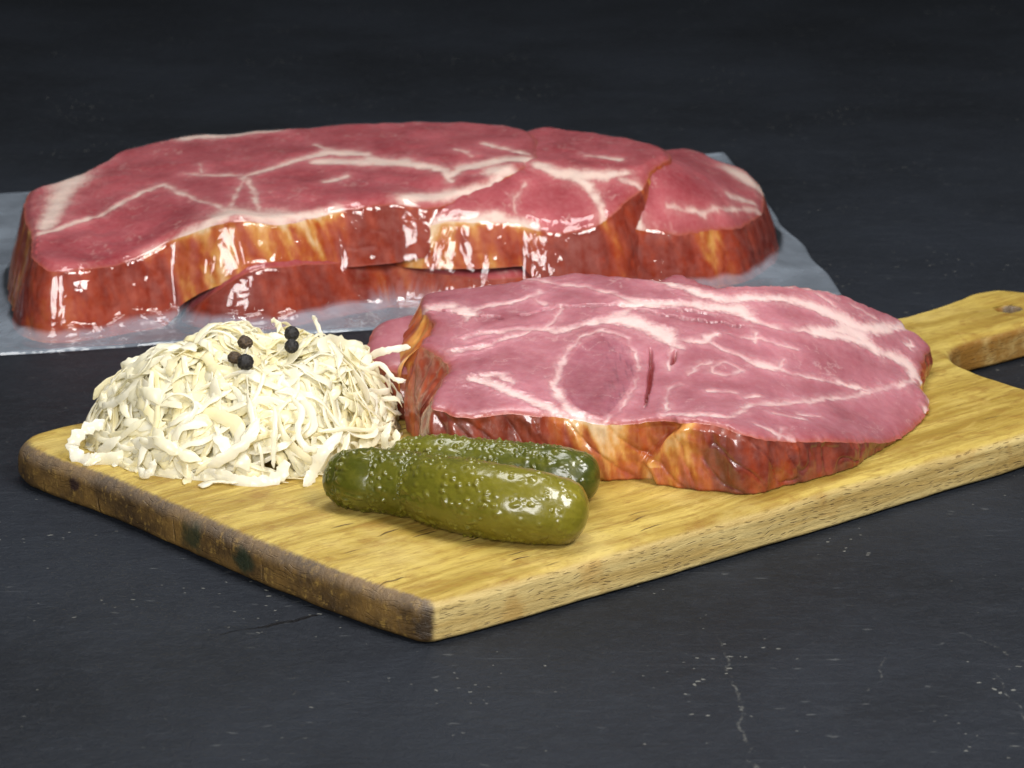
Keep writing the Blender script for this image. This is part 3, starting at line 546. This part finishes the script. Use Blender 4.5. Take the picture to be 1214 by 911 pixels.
    if packed:
        c = mixc(np.array([.29, .028, .040]), np.array([.50, .105, .125]), tone)
        fatc = np.array([.80, .62, .54]); red = np.array([.30, .028, .020])
    else:
        c = mixc(np.array([.262, .062, .084]), np.array([.43, .150, .188]), tone)
        fatc = np.array([.72, .53, .505]); red = np.array([.24, .018, .018])
    if eye is not None:
        E = np.array([p[:2] for p in eye]); ins = inside(x, y, E).astype(float)
        ec = E.mean(0); ang = np.arctan2(y - ec[1], x - ec[0])
        st = sstep(.0, .6, noise(x/.8 + .1*y, y/9.0, 3.3))*sstep(-4, 10, x - ec[0])
        c = mixc(c, c*np.array([.80, .66, .74]), ins*.8); c = mixc(c, c*np.array([.62, .5, .6]), ins*st*.8)
    c = mixc(c, fatc, np.clip(fat_all, 0, 1)*.92)
    c = mixc(c, red, np.clip(slit*1.2, 0, 1)); c = mixc(c, c*.55, groove*.7)
    rim = np.exp(-(edge/(.8 + .5*noise(x/3, y/3, 4.0)))**2)
    c = mixc(c, np.array([.34, .055, .035]), np.exp(-edge/(2.6 + 1.6*noise(x/7, y/7, 8.0)))*.42*(1 - fat))
    c = mixc(c, mixc(palette(np.full(len(x), .42), PAL_C), fatc, fat), rim*.5)
    pivot = empty(name, (ctr[0], ctr[1], Q[:, 4].min()))
    face = mesh_obj('cut_face', np.c_[Px, z], grid_faces(K, N, True)[:, ::-1] if False else grid_faces(K, N, True), M_FACE_P if packed else M_FACE, None, c)
    adopt(face, pivot)
    # ---- rind wall
    zt = z[:N]; zb = np.minimum(Q[:, 4], zt - 1.0); T_ = (np.arange(J)/(J - 1))[:, None]
    hgt = (zt - zb)[None]
    zz = zt[None] + (zb - zt)[None]*T_
    sN = np.arange(N)/N*L
    up = T_*hgt                                                     # mm below the lip
    lip = np.clip(up/2.0, 0, 1); foot = sstep(0, 1.2, hgt - up)
    sl = cxp[None]*0
    w1 = fbm(cxp[None]/13 + up*.03, cyp[None]/13, up/20 + seed + 3.7, 3)
    w2 = noise(cxp[None]/2.6 + up*.10, cyp[None]/2.6, up/11 + seed + 5)
    w3 = 1 - np.abs(noise(cxp[None]/11 + up*.07, cyp[None]/11 - up*.03, up/24 + seed + 18.4))*2.6
    bul = (.9*np.sin(np.pi*T_)*np.clip(hgt/20, 0, 1) + wr*lip*(1.4*w1 + .12*w2 - .6*np.clip(w3, 0, 1)**6))
    if packed: bul = np.minimum(bul*.6, .8) + Q[:, 3][None]*T_
    else: bul = bul + Q[:, 3][None]*sstep(0, .55, T_)*np.clip(hgt/12, 0, 1) - 1.1*(1 - foot)
    if flap:
        (fx0, fx1, ylim) = flap
        xc = fx0 + (fx1 - fx0)*np.clip(T_/.65, 0, 1) + 4*np.clip((T_ - .65)/.35, 0, 1)
        dx = xy[:, 0][None] - xc
        win = np.exp(-np.abs(dx)/13)*(xy[:, 1] < ylim)[None]
        bul = bul + lip*3.0*np.tanh(dx/.9)*win
    WX = xy[:, 0][None] + nout[:, 0][None]*bul; WY = xy[:, 1][None] + nout[:, 1][None]*bul
    st1 = fbm(cxp[None]/7 + up*.05, cyp[None]/7, up/(34 if packed else 26) + seed + 60, 5)
    st2 = noise(cxp[None]/1.5, cyp[None]/1.5, up/9 + seed + 66)
    cr = Q[:, 5][None]
    v = .04 + (cr*.70 if not packed else cr**1.4*.72) + .36*st1*(0.40 + cr) + .09*st2*(.3 + cr) + .08*fbm(WX/3, WY/3, zz/3, 3)
    v = v - (.06 if packed else .10)*np.clip(w3, 0, 1)**5 - (.05 if packed else .04)
    if flap: v = v + .35*np.exp(-((dx - 3.2)/2.6)**2)*win*(T_ < .7)
    # fat seams of the face run over the lip
    v = v + np.clip(fat[:N], 0, 1)[None]*np.exp(-up/3.0)*.5
    rc = palette(np.clip(v, 0, 1).ravel(), PAL_P if packed else PAL_C)
    VV = np.c_[WX.ravel(), WY.ravel(), zz.ravel()]
    fq = grid_faces(J, N, True)[:, ::-1]
    # underside fan
    V2 = np.vstack([VV, [[ctr[0], ctr[1], float(np.median(Q[:, 4]))]]]); rc2 = np.vstack([rc, rc[-1:]])
    base = (J - 1)*N; ii = np.arange(N)
    fan = np.stack([np.full(N, len(VV)), base + ii, base + (ii + 1) % N], 1)
    rind = mesh_obj('smoked_rind', V2, fq.tolist() + fan.tolist(), M_RIND_P if packed else M_RIND, None, rc2)
    adopt(rind, pivot)
    tag(pivot, label, 'pork slice', group)
    return film_top, xy, Q[:, 3], Q[:, 4]

GB = 'smoked pork slices on the board'
GP = 'smoked pork slices in the vacuum pack'
pork_slice('pork_slice', 'smoked pork slice mostly hidden beneath the big slice, its pink end beside the sauerkraut', GB, DATA['low_outline'], N=420, K=40, seed=70, jag=1.0)
pork_slice('pork_slice', 'large smoked pork slice with round muscle eye and white fat seams on the board', GB, DATA['main_outline'], DATA['main_traces'],
           DATA['main_slits'], DATA['main_grooves'], DATA['main_eye'][0], N=1050, K=120, J=56, seed=1, jag=.8, flap=(84, 71.5, 135), wr=1.1)
PACK = []
PACK.append(pork_slice('pork_slice', 'packed pork slice lowest in the pack, only its glossy rim showing behind the sauerkraut', GP, DATA['pack_A'], packed=True, N=420, K=40, J=30, seed=11))
PACK.append(pork_slice('pork_slice', 'packed pork slice at the right end with a cream fat tip', GP, DATA['pack_D'], DATA['D_traces'], packed=True, extra=DATA['D_extra'], N=480, K=60, J=30, seed=22))
PACK.append(pork_slice('pork_slice', 'packed pork slice in the middle of the pack, under the longest one', GP, DATA['pack_C'], DATA['C_traces'], packed=True, extra=DATA['C_extra'], N=520, K=60, J=30, seed=33))
PACK.append(pork_slice('pork_slice', 'longest packed pork slice, uppermost in the pack, its thick end down on the slate', GP, DATA['pack_B'], DATA['B_traces'], packed=True, N=800, K=90, J=40, seed=44))

# ------------------------------------------------------------------ vacuum film over the packed slices
def build_film():
    c00, c10, c11, c01 = [np.array(p) for p in DATA['film']]
    nu, nv = 560, 430
    U, Vv = np.meshgrid(np.linspace(0, 1, nu), np.linspace(0, 1, nv))
    X = (1 - U)*(1 - Vv)*c00[0] + U*(1 - Vv)*c10[0] + U*Vv*c11[0] + (1 - U)*Vv*c01[0]
    Y = (1 - U)*(1 - Vv)*c00[1] + U*(1 - Vv)*c10[1] + U*Vv*c11[1] + (1 - U)*Vv*c01[1]
    hem = 3.0*noise(X/45, Y/45, 7.7)
    Y = Y + hem*np.clip(1 - Vv*4, 0, 1) + 5.0*np.sin(U*math.pi)*np.clip(1 - Vv*3, 0, 1)*-.6
    X = X + 2.5*noise(X/40, Y/40, 3.7)*np.clip(U*4 - 3, 0, 1)
    H = np.zeros_like(X); D = np.full(X.shape, 1e3)
    pl = noise(X/12, Y/12, 2.2)*1.6 + noise(X/6, Y/6, 5.2)*.25
    for f, xy, qo, qz in PACK:
        P = xy[::4]; po, pz = qo[::4], qz[::4]; d = np.full(X.shape, 1e3); oo = np.zeros(X.shape); zb = np.zeros(X.shape)
        for i in range(len(P)):
            dd, _ = seg_dist(X, Y, P[i], P[(i + 1) % len(P)]); cl_ = dd < d
            d = np.where(cl_, dd, d); oo = np.where(cl_, po[i], oo); zb = np.where(cl_, pz[i], zb)
        d = np.where(inside(X, Y, P), -d, d); D = np.minimum(D, d - np.where(zb < 3, oo, 0))
        gx_ = np.gradient(d, axis=1)/(np.gradient(X, axis=1) + 1e-9); gy_ = np.gradient(d, axis=0)/(np.gradient(Y, axis=0) + 1e-9)
        nn = np.hypot(gx_, gy_) + 1e-6; pull = np.clip(d, 0, 30)
        top = f(X - gx_/nn*pull, Y - gy_/nn*pull, d)
        run = 1.4 + oo + pl*.8; t_ = (d - .6)/run
        t_ = t_ + .03*np.sin(np.clip(t_, 0, 1)*9.4 + pl*2.0)*np.clip(t_*5, 0, 1)      # slack ripples down the wall
        h_ = zb + (top - zb)*np.clip(1 - t_, 0, 1)
        h_ = h_*np.clip(1 - (d - .6 - run)/1.5, 0, 1)
        H = np.maximum(H, h_)
    def blur(A):
        B = A.copy()
        B[1:-1, 1:-1] = (A[1:-1, 1:-1]*4 + A[:-2, 1:-1]*2 + A[2:, 1:-1]*2 + A[1:-1, :-2]*2 + A[1:-1, 2:]*2 + A[:-2, :-2] + A[2:, 2:] + A[:-2, 2:] + A[2:, :-2])/16
        return B
    H0 = H.copy()
    def shiftmax(A, r, op):
        B = A.copy()
        for k_ in range(1, r + 1):
            for axis in (0, 1):
                for sg in (1, -1):
                    S = np.roll(A, sg*k_, axis); B = op(B, S)
        return B
    cl = shiftmax(shiftmax(H, 5, np.maximum), 5, np.minimum)
    H = np.maximum(H, cl*.8)
    for _ in range(2): H = blur(H)
    H = np.maximum(H, H0*.995)
    H = blur(H)
    loose = sstep(.6, 3.0, D)
    flat = 1.6 + 1.1*noise(X/34, Y/34, 1.1) + .35*noise(X/9, Y/9, 4.4) + (4.5 + 3*noise(X/12, Y/12, 3.3))*np.exp(-np.clip(D - 1, 0, 99)/(3.5 + 1.2*noise(X/14, Y/14, 8.8)))
    rimv = np.minimum(np.minimum(U, 1 - U)*380, np.minimum(Vv, 1 - Vv)*290)
    flat = flat*sstep(-2, 6, rimv) + .5 + 1.1*np.exp(-((rimv - 1.5)/1.5)**2)*(1 + noise(X/25, Y/25, 6.1))
    Z = np.maximum(H, flat) + (1 - loose)*.25*noise(X/5, Y/5, 9.1)
    Z = np.maximum(Z, .6)
    loose = loose*(1 - sstep(5.0, 10.0, Z))
    o = mesh_obj('vacuum_film', np.c_[X.ravel(), Y.ravel(), Z.ravel()], grid_faces(nv, nu, False), M_FILM, attrs={'loose': loose.ravel()})
    tag(o, 'clear glossy vacuum film clinging to the packed pork with flat loose edges on the slate', 'plastic film')
build_film()

# ------------------------------------------------------------------ gherkins
def gherkin(name, label, axis, seed, cols, warts, wart_amp):
    A = catmull(np.array(axis, float), 12)
    p, r = A[:, :3], A[:, 3]
    d = np.gradient(p, axis=0); d /= np.linalg.norm(d, axis=1)[:, None]
    s = np.r_[0, np.cumsum(np.linalg.norm(np.diff(p, axis=0), axis=1))]
    NS, NA = 300, 220
    # end caps by extending the axis; radius follows a blunt superellipse
    r0, r1 = r[0], r[-1]
    S = np.linspace(-r0*.95, s[-1] + r1*.95, NS)
    w = (1 - np.cos(np.linspace(0, math.pi, NS)))/2; S = S[0] + (S[-1] - S[0])*(.55*w + .45*np.linspace(0, 1, NS))
    pos = np.stack([np.interp(S, s, p[:, i]) for i in range(3)], 1); dr = np.stack([np.interp(S, s, d[:, i]) for i in range(3)], 1)
    over0 = np.clip(-S, 0, None); over1 = np.clip(S - s[-1], 0, None)
    pos = pos - over0[:, None]*d[0] + over1[:, None]*d[-1]
    R = np.interp(S, s, r)
    R = np.where(S < 0, r0*np.clip(1 - (over0/(r0*.95))**2.3, 0, 1)**.5, R); R = np.where(S > s[-1], r1*np.clip(1 - (over1/(r1*.95))**2.3, 0, 1)**.5, R)
    for _ in range(6): R[1:-1] = (R[:-2] + 2*R[1:-1] + R[2:])/4
    R[0] = R[-1] = .05
    dr /= np.linalg.norm(dr, axis=1)[:, None]
    upv = np.array([0, 0, 1.0]); sd = np.cross(dr, upv); sd /= np.linalg.norm(sd, axis=1)[:, None]; un_ = np.cross(sd, dr)
    th = np.linspace(0, 2*math.pi, NA, endpoint=False)
    ct, st = np.cos(th)[None], np.sin(th)[None]
    rg = np.random.default_rng(seed)
    angw = np.cos(th*3 + 1.3)[None]*.018 + np.cos(th*5 + .4)[None]*.010
    RR = R[:, None]*(1 + angw) + .35*fbm(S[:, None]/9, ct*1.4, st*1.4 + seed, 3)*np.clip(R[:, None]/4, 0, 1)
    wart_h = np.zeros((NS, NA))
    u_ = (S - S[0])/(S[-1] - S[0])
    for _ in range(warts):
        su = rg.uniform(.05, .97)
        if rg.random() < .68*max(0, (su - .62)/.38): continue
        sa = rg.uniform(0, 2*math.pi); s0 = S[0] + su*(S[-1] - S[0])
        rad = rg.uniform(.45, .95); amp = wart_amp*rg.uniform(.4, 1.0)*(1 - .7*max(0, (su - .62)/.38))
        i = np.where(np.abs(S - s0) < 3.2)[0]
        if len(i) == 0: continue
        da = (th - sa + math.pi) % (2*math.pi) - math.pi
        dist = np.hypot((S[i] - s0)[:, None], R[i][:, None]*da[None])
        wart_h[i] += amp*np.exp(-(dist/rad)**2) - .25*amp*np.exp(-((dist - rad*1.7)/(rad*.6))**2)
    RR = RR + wart_h*np.clip(R[:, None]/3, 0, 1)
    RR = RR + .05*fbm(S[:, None]/1.8, ct*R[:, None]/1.8, st*R[:, None]/1.8 + seed, 3)*np.clip(R[:, None]/3, 0, 1)
    Vp = pos[:, None] + sd[:, None]*(RR*ct)[..., None] + un_[:, None]*(RR*st)[..., None]
    Vp[..., 2] = np.maximum(Vp[..., 2], TOP + .45)                  # rests flat on the board
    t = np.broadcast_to(u_[:, None], RR.shape) + .07*fbm(S[:, None]/7, ct*2, st*2 + 9, 3)
    c = np.stack([np.interp(t.ravel(), [0, .35, .62, 1], [q[i] for q in cols]) for i in range(3)], 1)
    lines = sstep(.1, .7, noise(S[:, None]/22, ct*3.2, st*3.2 + 2)).ravel()
    c = mixc(c, c*np.array([1.5, 1.45, 1.3]), lines*.5)
    c = mixc(c, np.array([.13, .115, .02]), np.clip(wart_h.ravel()*1.1, 0, .45))
    o = mesh_obj(name, Vp.reshape(-1, 3), grid_faces(NS, NA, True)[:, ::-1], M_GH, None, c)
    tag(o, label, 'gherkin', 'pickled gherkins on the board')
DG, MG, LG = (.030, .036, .003), (.062, .066, .005), (.135, .125, .012)
gherkin('gherkin', 'warty pickled gherkin in front, bent, paling to yellow green at one end', DATA['gh_front'], 3, [(.050, .056, .003), (.074, .076, .004), (.118, .108, .007), (.175, .150, .011)], 900, .62)
gherkin('gherkin', 'dark green pickled gherkin behind the front one, against the pork slice', DATA['gh_back'], 8, [(.125, .120, .008), (.092, .095, .007), (.062, .070, .005), (.042, .052, .004)], 700, .58)

# ------------------------------------------------------------------ sauerkraut
def mound(x, y):
    dx, dy = x + 72, y - 168
    a = math.radians(8); u = dx*math.cos(a) + dy*math.sin(a); v = -dx*math.sin(a) + dy*math.cos(a)
    r = np.hypot(u/57, v/54)
    lump = 1 + .26*noise(x/18, y/18, 6.6) + .07*noise(x/8, y/8, 2.6)
    return 34.3*lump*np.clip(1 - r**3.1, 0, 1)**np.where(u < 0, .80, .60)
def ribbon(pts, w, th, twist0, twist1, seed, normals=None, ragged=.35):
    P = np.asarray(pts, float); n_ = len(P)
    d = np.gradient(P, axis=0); d /= np.linalg.norm(d, axis=1)[:, None] + 1e-9
    if normals is None: normals = np.tile([0, -.5, .8], (n_, 1))
    nb = normals - d*np.sum(normals*d, axis=1)[:, None]; nb /= np.linalg.norm(nb, axis=1)[:, None] + 1e-9
    sb = np.cross(d, nb); tw = np.linspace(twist0, twist1, n_)
    side = sb*np.cos(tw)[:, None] + nb*np.sin(tw)[:, None]; nn = nb*np.cos(tw)[:, None] - sb*np.sin(tw)[:, None]
    q = np.arange(n_)*.55
    ends = np.minimum(1, np.minimum(np.arange(n_) + .35, n_ - 1 - np.arange(n_) + .35)/2.5)
    wl = w/2*(1 + ragged*noise(q, seed*1.7 + .3)*2)*ends; wr_ = w/2*(1 + ragged*noise(q, seed*1.7 + 9.3)*2)*ends
    cup = w*.16*noise(q*.5, seed + .7)
    tt = th/2*(.5 + .5*ends)
    prof = [(-1, 0, .2), (-.88, .9, .35), (.88, .9, .35), (1, 0, .2), (.88, -.9, .35), (-.88, -.9, .35)]
    V = []
    for a, b, c_ in prof:
        off = np.where(a < 0, wl, wr_)*a
        V.append(P + side*off[:, None] + nn*(tt*b + cup*c_)[:, None])
    V = np.stack(V, 1)
    F = grid_faces(n_, 6, True).tolist()
    F.append([5, 4, 3, 2, 1, 0]); F.append([(n_ - 1)*6 + i for i in range(6)])
    return V.reshape(-1, 3), F
def mound_path(rg, depth, length, wide):
    while True:
        a = rg.uniform(0, 2*math.pi); r = math.sqrt(rg.uniform(0, 1.0))*.97
        x, y = -72 + 57*r*math.cos(a), 168 + 54*r*math.sin(a)
        if y < 195 or rg.random() < .35: break
    h = float(mound(x, y)); z = TOP + max(h + depth, 1.0)
    d = rg.normal(size=3); d[2] *= .7; d /= np.linalg.norm(d)
    bend = rg.normal(size=3)*.08; step = 1.7
    pts, nrm = [], []
    for i in range(int(length/step)):
        e = .6
        h = float(mound(x, y)); gxm = np.clip((float(mound(x + e, y)) - h)/e, -3, 3); gym = np.clip((float(mound(x, y + e)) - h)/e, -3, 3)
        nn = np.array([-gxm, -gym, 1.0]); L_ = np.linalg.norm(nn); nn /= L_
        sdf = (z - TOP - h)/L_                                      # signed distance above the heap's skin
        pts.append((x, y, z)); nrm.append(nn)
        bend = .88*bend + rg.normal(size=3)*.055
        d = d + np.cross(bend, d)
        want = depth
        pull = np.clip((want - sdf)*.20, -.5, .5) - .42*float(d@nn)
        d = d + nn*pull
        if z < TOP + 1.6 and d[2] < 0: d[2] *= .2
        d /= np.linalg.norm(d)
        x, y, z = x + d[0]*step, y + d[1]*step, max(z + d[2]*step, TOP + .9)
        rr = math.hypot((x + 72)/57, (y - 168)/54)
        if rr > 1.05 and x < -100: break
        if rr > 1.12: break
        if x > -14 or (y < 106 and x > -44): break
    return pts, nrm
KRAUT_V = []
def build_kraut():
    global KRAUT_V
    rg = np.random.default_rng(21)
    root = empty('sauerkraut_heap', (-72, 168, TOP))
    tag(root, 'heap of pale shredded sauerkraut on the end of the board, peppercorns on top', 'sauerkraut')
    def shred(pts, w, th, t0, t1, seed, nrm, mat, ragged=.35):
        V, F = ribbon(pts, w, th, t0, t1, seed, nrm, ragged); KRAUT_V.append(V)
        o = mesh_obj('cabbage_shred', V, F, mat); adopt(o, root)
    # shreds deep in the heap: too many and too hidden to pick apart
    bulk_V, bulk_F, bulk_m, n0 = [], [], [], 0
    for i in range(1000):
        pts, nrm = mound_path(rg, -.5 - 6.0*rg.random()**1.6, rg.uniform(18, 46), False)
        if len(pts) < 5: continue
        V, F = ribbon(pts, rg.uniform(1.6, 4.6), rg.uniform(.3, .5), rg.uniform(-.4, .4), rg.uniform(-.7, .7), i + .5, np.array(nrm))
        bulk_V.append(V); bulk_F += [[q + n0 for q in f_] for f_ in F]; bulk_m += [int(rg.choice([0, 0, 2]))]*len(F); n0 += len(V)
    # the packed core of the heap
    nr, na = 24, 64
    core = []
    for i in range(nr):
        for j in range(na):
            r = 1 - i/(nr - 1)*.999; a = j*2*math.pi/na
            x, y = -72 + 56*r*math.cos(a), 168 + 50*r*math.sin(a)
            core.append((x, y, TOP + .3 + max(0, float(mound(x, y))*.9 - 6.5)))
    core = np.array(core); core[:, 2] += np.clip(core[:, 2] - TOP - 1, 0, 1)*fbm(core[:, 0]/6, core[:, 1]/6, 1.0, 3)*2
    bulk_V.append(core); F = (grid_faces(nr, na, True) + n0).tolist(); bulk_F += F; bulk_m += [2]*len(F)
    bo = mesh_obj('cabbage_shred_bulk', np.vstack(bulk_V), bulk_F, M_KR[0]); bo['kind'] = 'stuff'
    bo.data.materials.append(M_KR[1]); bo.data.materials.append(M_KR[2])
    bo.data.polygons.foreach_set('material_index', np.array(bulk_m, dtype=np.int32)); adopt(bo, root)
    # shreds one can tell apart on the outside
    cnt = 0
    while cnt < 268:
        wide = rg.random() < .36
        pts, nrm = mound_path(rg, rg.uniform(-1.0, 1.6), rg.uniform(16, 34) if wide else rg.uniform(20, 52), wide)
        if len(pts) < 6: continue
        w = rg.uniform(3.4, 6.4) if wide else rg.uniform(1.2, 3.0)
        shred(pts, w, rg.uniform(.30, .5), rg.uniform(-.6, .6), rg.uniform(-1.2, 1.2), cnt*1.3, np.array(nrm), M_KR[int(rg.choice([0, 0, 1, 1, 1, 2]))], .28 if wide else .25)
        cnt += 1
    for i, (w, pts) in enumerate(FLY):
        P = np.array(pts, float)
        P[1:-1, 1] += np.array([math.sin(k_*1.9 + i)*1.6 for k_ in range(len(P) - 2)])
        P[:, 2] = np.maximum(P[:, 2], TOP + .8)
        shred(catmull(P, 5), w, .6, -.4, .5, 300 + i, np.tile([0.1, -.9, .35], (len(catmull(P, 5)), 1)), M_KR[1 if i % 3 else 0], .4)
FLY = [(3.4, [[-90, 177, 46], [-96.8, 175, 45.6], [-103.3, 175, 42.8], [-109.7, 175, 41.1], [-115.6, 175, 39.5], [-115, 175, 37.2], [-111.6, 175, 34.5], [-107.9, 175, 31.7]]),
       (2.8, [[-36, 172, 36], [-29.1, 176, 38], [-25.3, 177, 41.9], [-20.5, 177, 44.1], [-15.2, 176, 44.7], [-11.4, 175, 45.5]]),
       (2.2, [[-30, 168, 38], [-22.4, 168, 40.9], [-18.2, 168, 37], [-15.6, 168, 35.4], [-12.9, 168, 35.2]]),
       (2.0, [[-56, 186, 44], [-57.6, 186, 46], [-59.1, 186, 49.5], [-61.2, 186, 52], [-62.8, 186, 53]]),
       (1.6, [[-43, 184, 43], [-44, 184, 46], [-45, 184, 49.5], [-46.6, 184, 53], [-47.4, 184, 55]]),
       (1.7, [[-40, 182, 39], [-36.9, 181, 41.5], [-34.7, 181, 44.3], [-33.1, 181, 45], [-31.8, 181, 42.5], [-32.5, 181, 39]]),
       (1.8, [[-70, 188, 43], [-71.8, 188, 45.5], [-72.8, 188, 48.5], [-74.4, 188, 48], [-75.5, 188, 45]]),
       (4.6, [[-114, 150, 22], [-120.4, 146, 24.8], [-125.1, 144, 24.2], [-129.3, 142, 22], [-130.5, 139, 19], [-128.1, 136, 16], [-123.3, 134, 16.5], [-119, 134, 18]]),
       (5.0, [[-84, 116, 17], [-75.3, 113, 16.4], [-69.3, 111, 16], [-62.2, 110, 15.8], [-57.1, 110, 16.5], [-53.9, 112, 19], [-53.4, 115, 22.5]]),
       (4.4, [[-125.5, 130, 15.6], [-119.7, 132, 16.2], [-112.4, 133, 18.4], [-104, 133, 20], [-95.8, 132, 20.5]]),
       (2.0, [[-56.9, 122, 40], [-56.6, 117, 33], [-57.2, 115, 25], [-57, 113, 20]]),
       (4.2, [[-33.3, 120, 31], [-39, 115, 26.8], [-42.2, 112, 21], [-44.3, 110, 17], [-46.4, 107, 15.6]]),
       (2.6, [[-16.7, 126, 33], [-18.8, 123, 28], [-17.8, 122, 23.4], [-14.9, 123, 26.7], [-15, 126, 30]]),
       (3.0, [[-104.7, 118, 18.5], [-101.8, 115, 16.6], [-99.7, 115, 18.6], [-98.5, 117, 22]]),
       (2.4, [[-51.6, 128, 41], [-47.6, 121, 37.5], [-48.7, 117, 31.5], [-45.7, 115, 27.2], [-42.2, 115, 25.1], [-43.8, 114, 21.8]]),
       (2.2, [[-31.1, 122, 30], [-32.7, 117, 25], [-31.8, 115, 20.6], [-30.3, 114, 17.4]]),
       (5.5, [[-20, 128, 24], [-16.5, 122, 22], [-15.5, 119, 18.5], [-17, 117, 16]]),
       (4.0, [[-62, 120, 36], [-66, 115, 30], [-72, 112, 25], [-80, 112, 21]]),
       (4.5, [[-100, 128, 30], [-96, 121, 27], [-90, 117, 24], [-82, 115, 22]])]
build_kraut(); KRAUT_V = np.vstack(KRAUT_V)
# one shred that has fallen on the board
V, F = ribbon(catmull(np.array([[-81, 105, TOP + 1.2], [-79.5, 109.5, TOP + 1.6], [-76.5, 111.3, TOP + 1.4], [-72.5, 110.6, TOP + 1.3], [-69.3, 109.8, TOP + 1.4]]), 5), 4.2, .8, .1, .2, 3.0, np.tile([0, 0, 1.0], (21, 1)), .3)
tag(mesh_obj('fallen_cabbage_shred', V, F, M_KR[1]), 'single white cabbage shred lying loose on the wood before the heap', 'cabbage shred')

# ------------------------------------------------------------------ peppercorns
def peppercorn(name, label, p, r, mat, seed, rough=.10, squash=1.0):
    nlat, nlon = 26, 40
    la = np.linspace(0, math.pi, nlat)[:, None]; lo = np.linspace(0, 2*math.pi, nlon, endpoint=False)[None]
    x, y, z = np.sin(la)*np.cos(lo), np.sin(la)*np.sin(lo), np.cos(la)*np.ones_like(lo)
    k_ = 1 + rough*(1 - 2.2*np.abs(noise(x*2.4 + seed, y*2.4, z*2.4))) + rough*.45*fbm(x*5, y*5, z*5 + seed, 2)
    V = np.stack([x*k_*r + p[0], y*k_*r + p[1], z*k_*r*squash + p[2]], -1).reshape(-1, 3)
    o = mesh_obj(name, V, grid_faces(nlat, nlon, True)[:, ::-1], mat)
    tag(o, label, 'peppercorn', 'peppercorns on the sauerkraut')
PEP = [('black peppercorn on the sauerkraut, upper one of the touching pair', (-53.6, 163.0, 54.2), 2.45, M_PB, .15, 1),
       ('black peppercorn on the sauerkraut, lower one of the touching pair', (-53.2, 156.4, 51.4), 2.3, M_PB, .17, 1),
       ('black peppercorn beside a brown husk on the sauerkraut', (-68.1, 140.4, 49.9), 2.55, M_PB, .19, 1),
       ('dark brown flattened peppercorn leaning against a black one', (-72.3, 143.6, 50.8), 2.2, M_PW, .2, .85),
       ('wrinkled brown peppercorn uppermost of the three clustered on the sauerkraut', (-69.2, 150.0, 54.6), 2.3, M_PW, .26, .85)]
def settle(p, r):
    p = np.array(p, float)
    for _ in range(60):
        if np.sum(np.linalg.norm(KRAUT_V - p - np.array([0, -.6, .2])*r*.5, axis=1) < r*.95) <= 0: break
        p = p + np.array([0, -.24, .09])
    return p
for i, (lb, p, r, m_, ro, sq) in enumerate(PEP):
    p = settle(p, r)
    peppercorn('peppercorn', lb, p, r, m_, 3.1*i + 1, ro, sq)
peppercorn('pepper_fragment', 'tiny dark pepper fragment above the wrinkled brown peppercorn', (-71.0, 164.0, 52.6), .75, M_PB, 40.0, .3, .8)
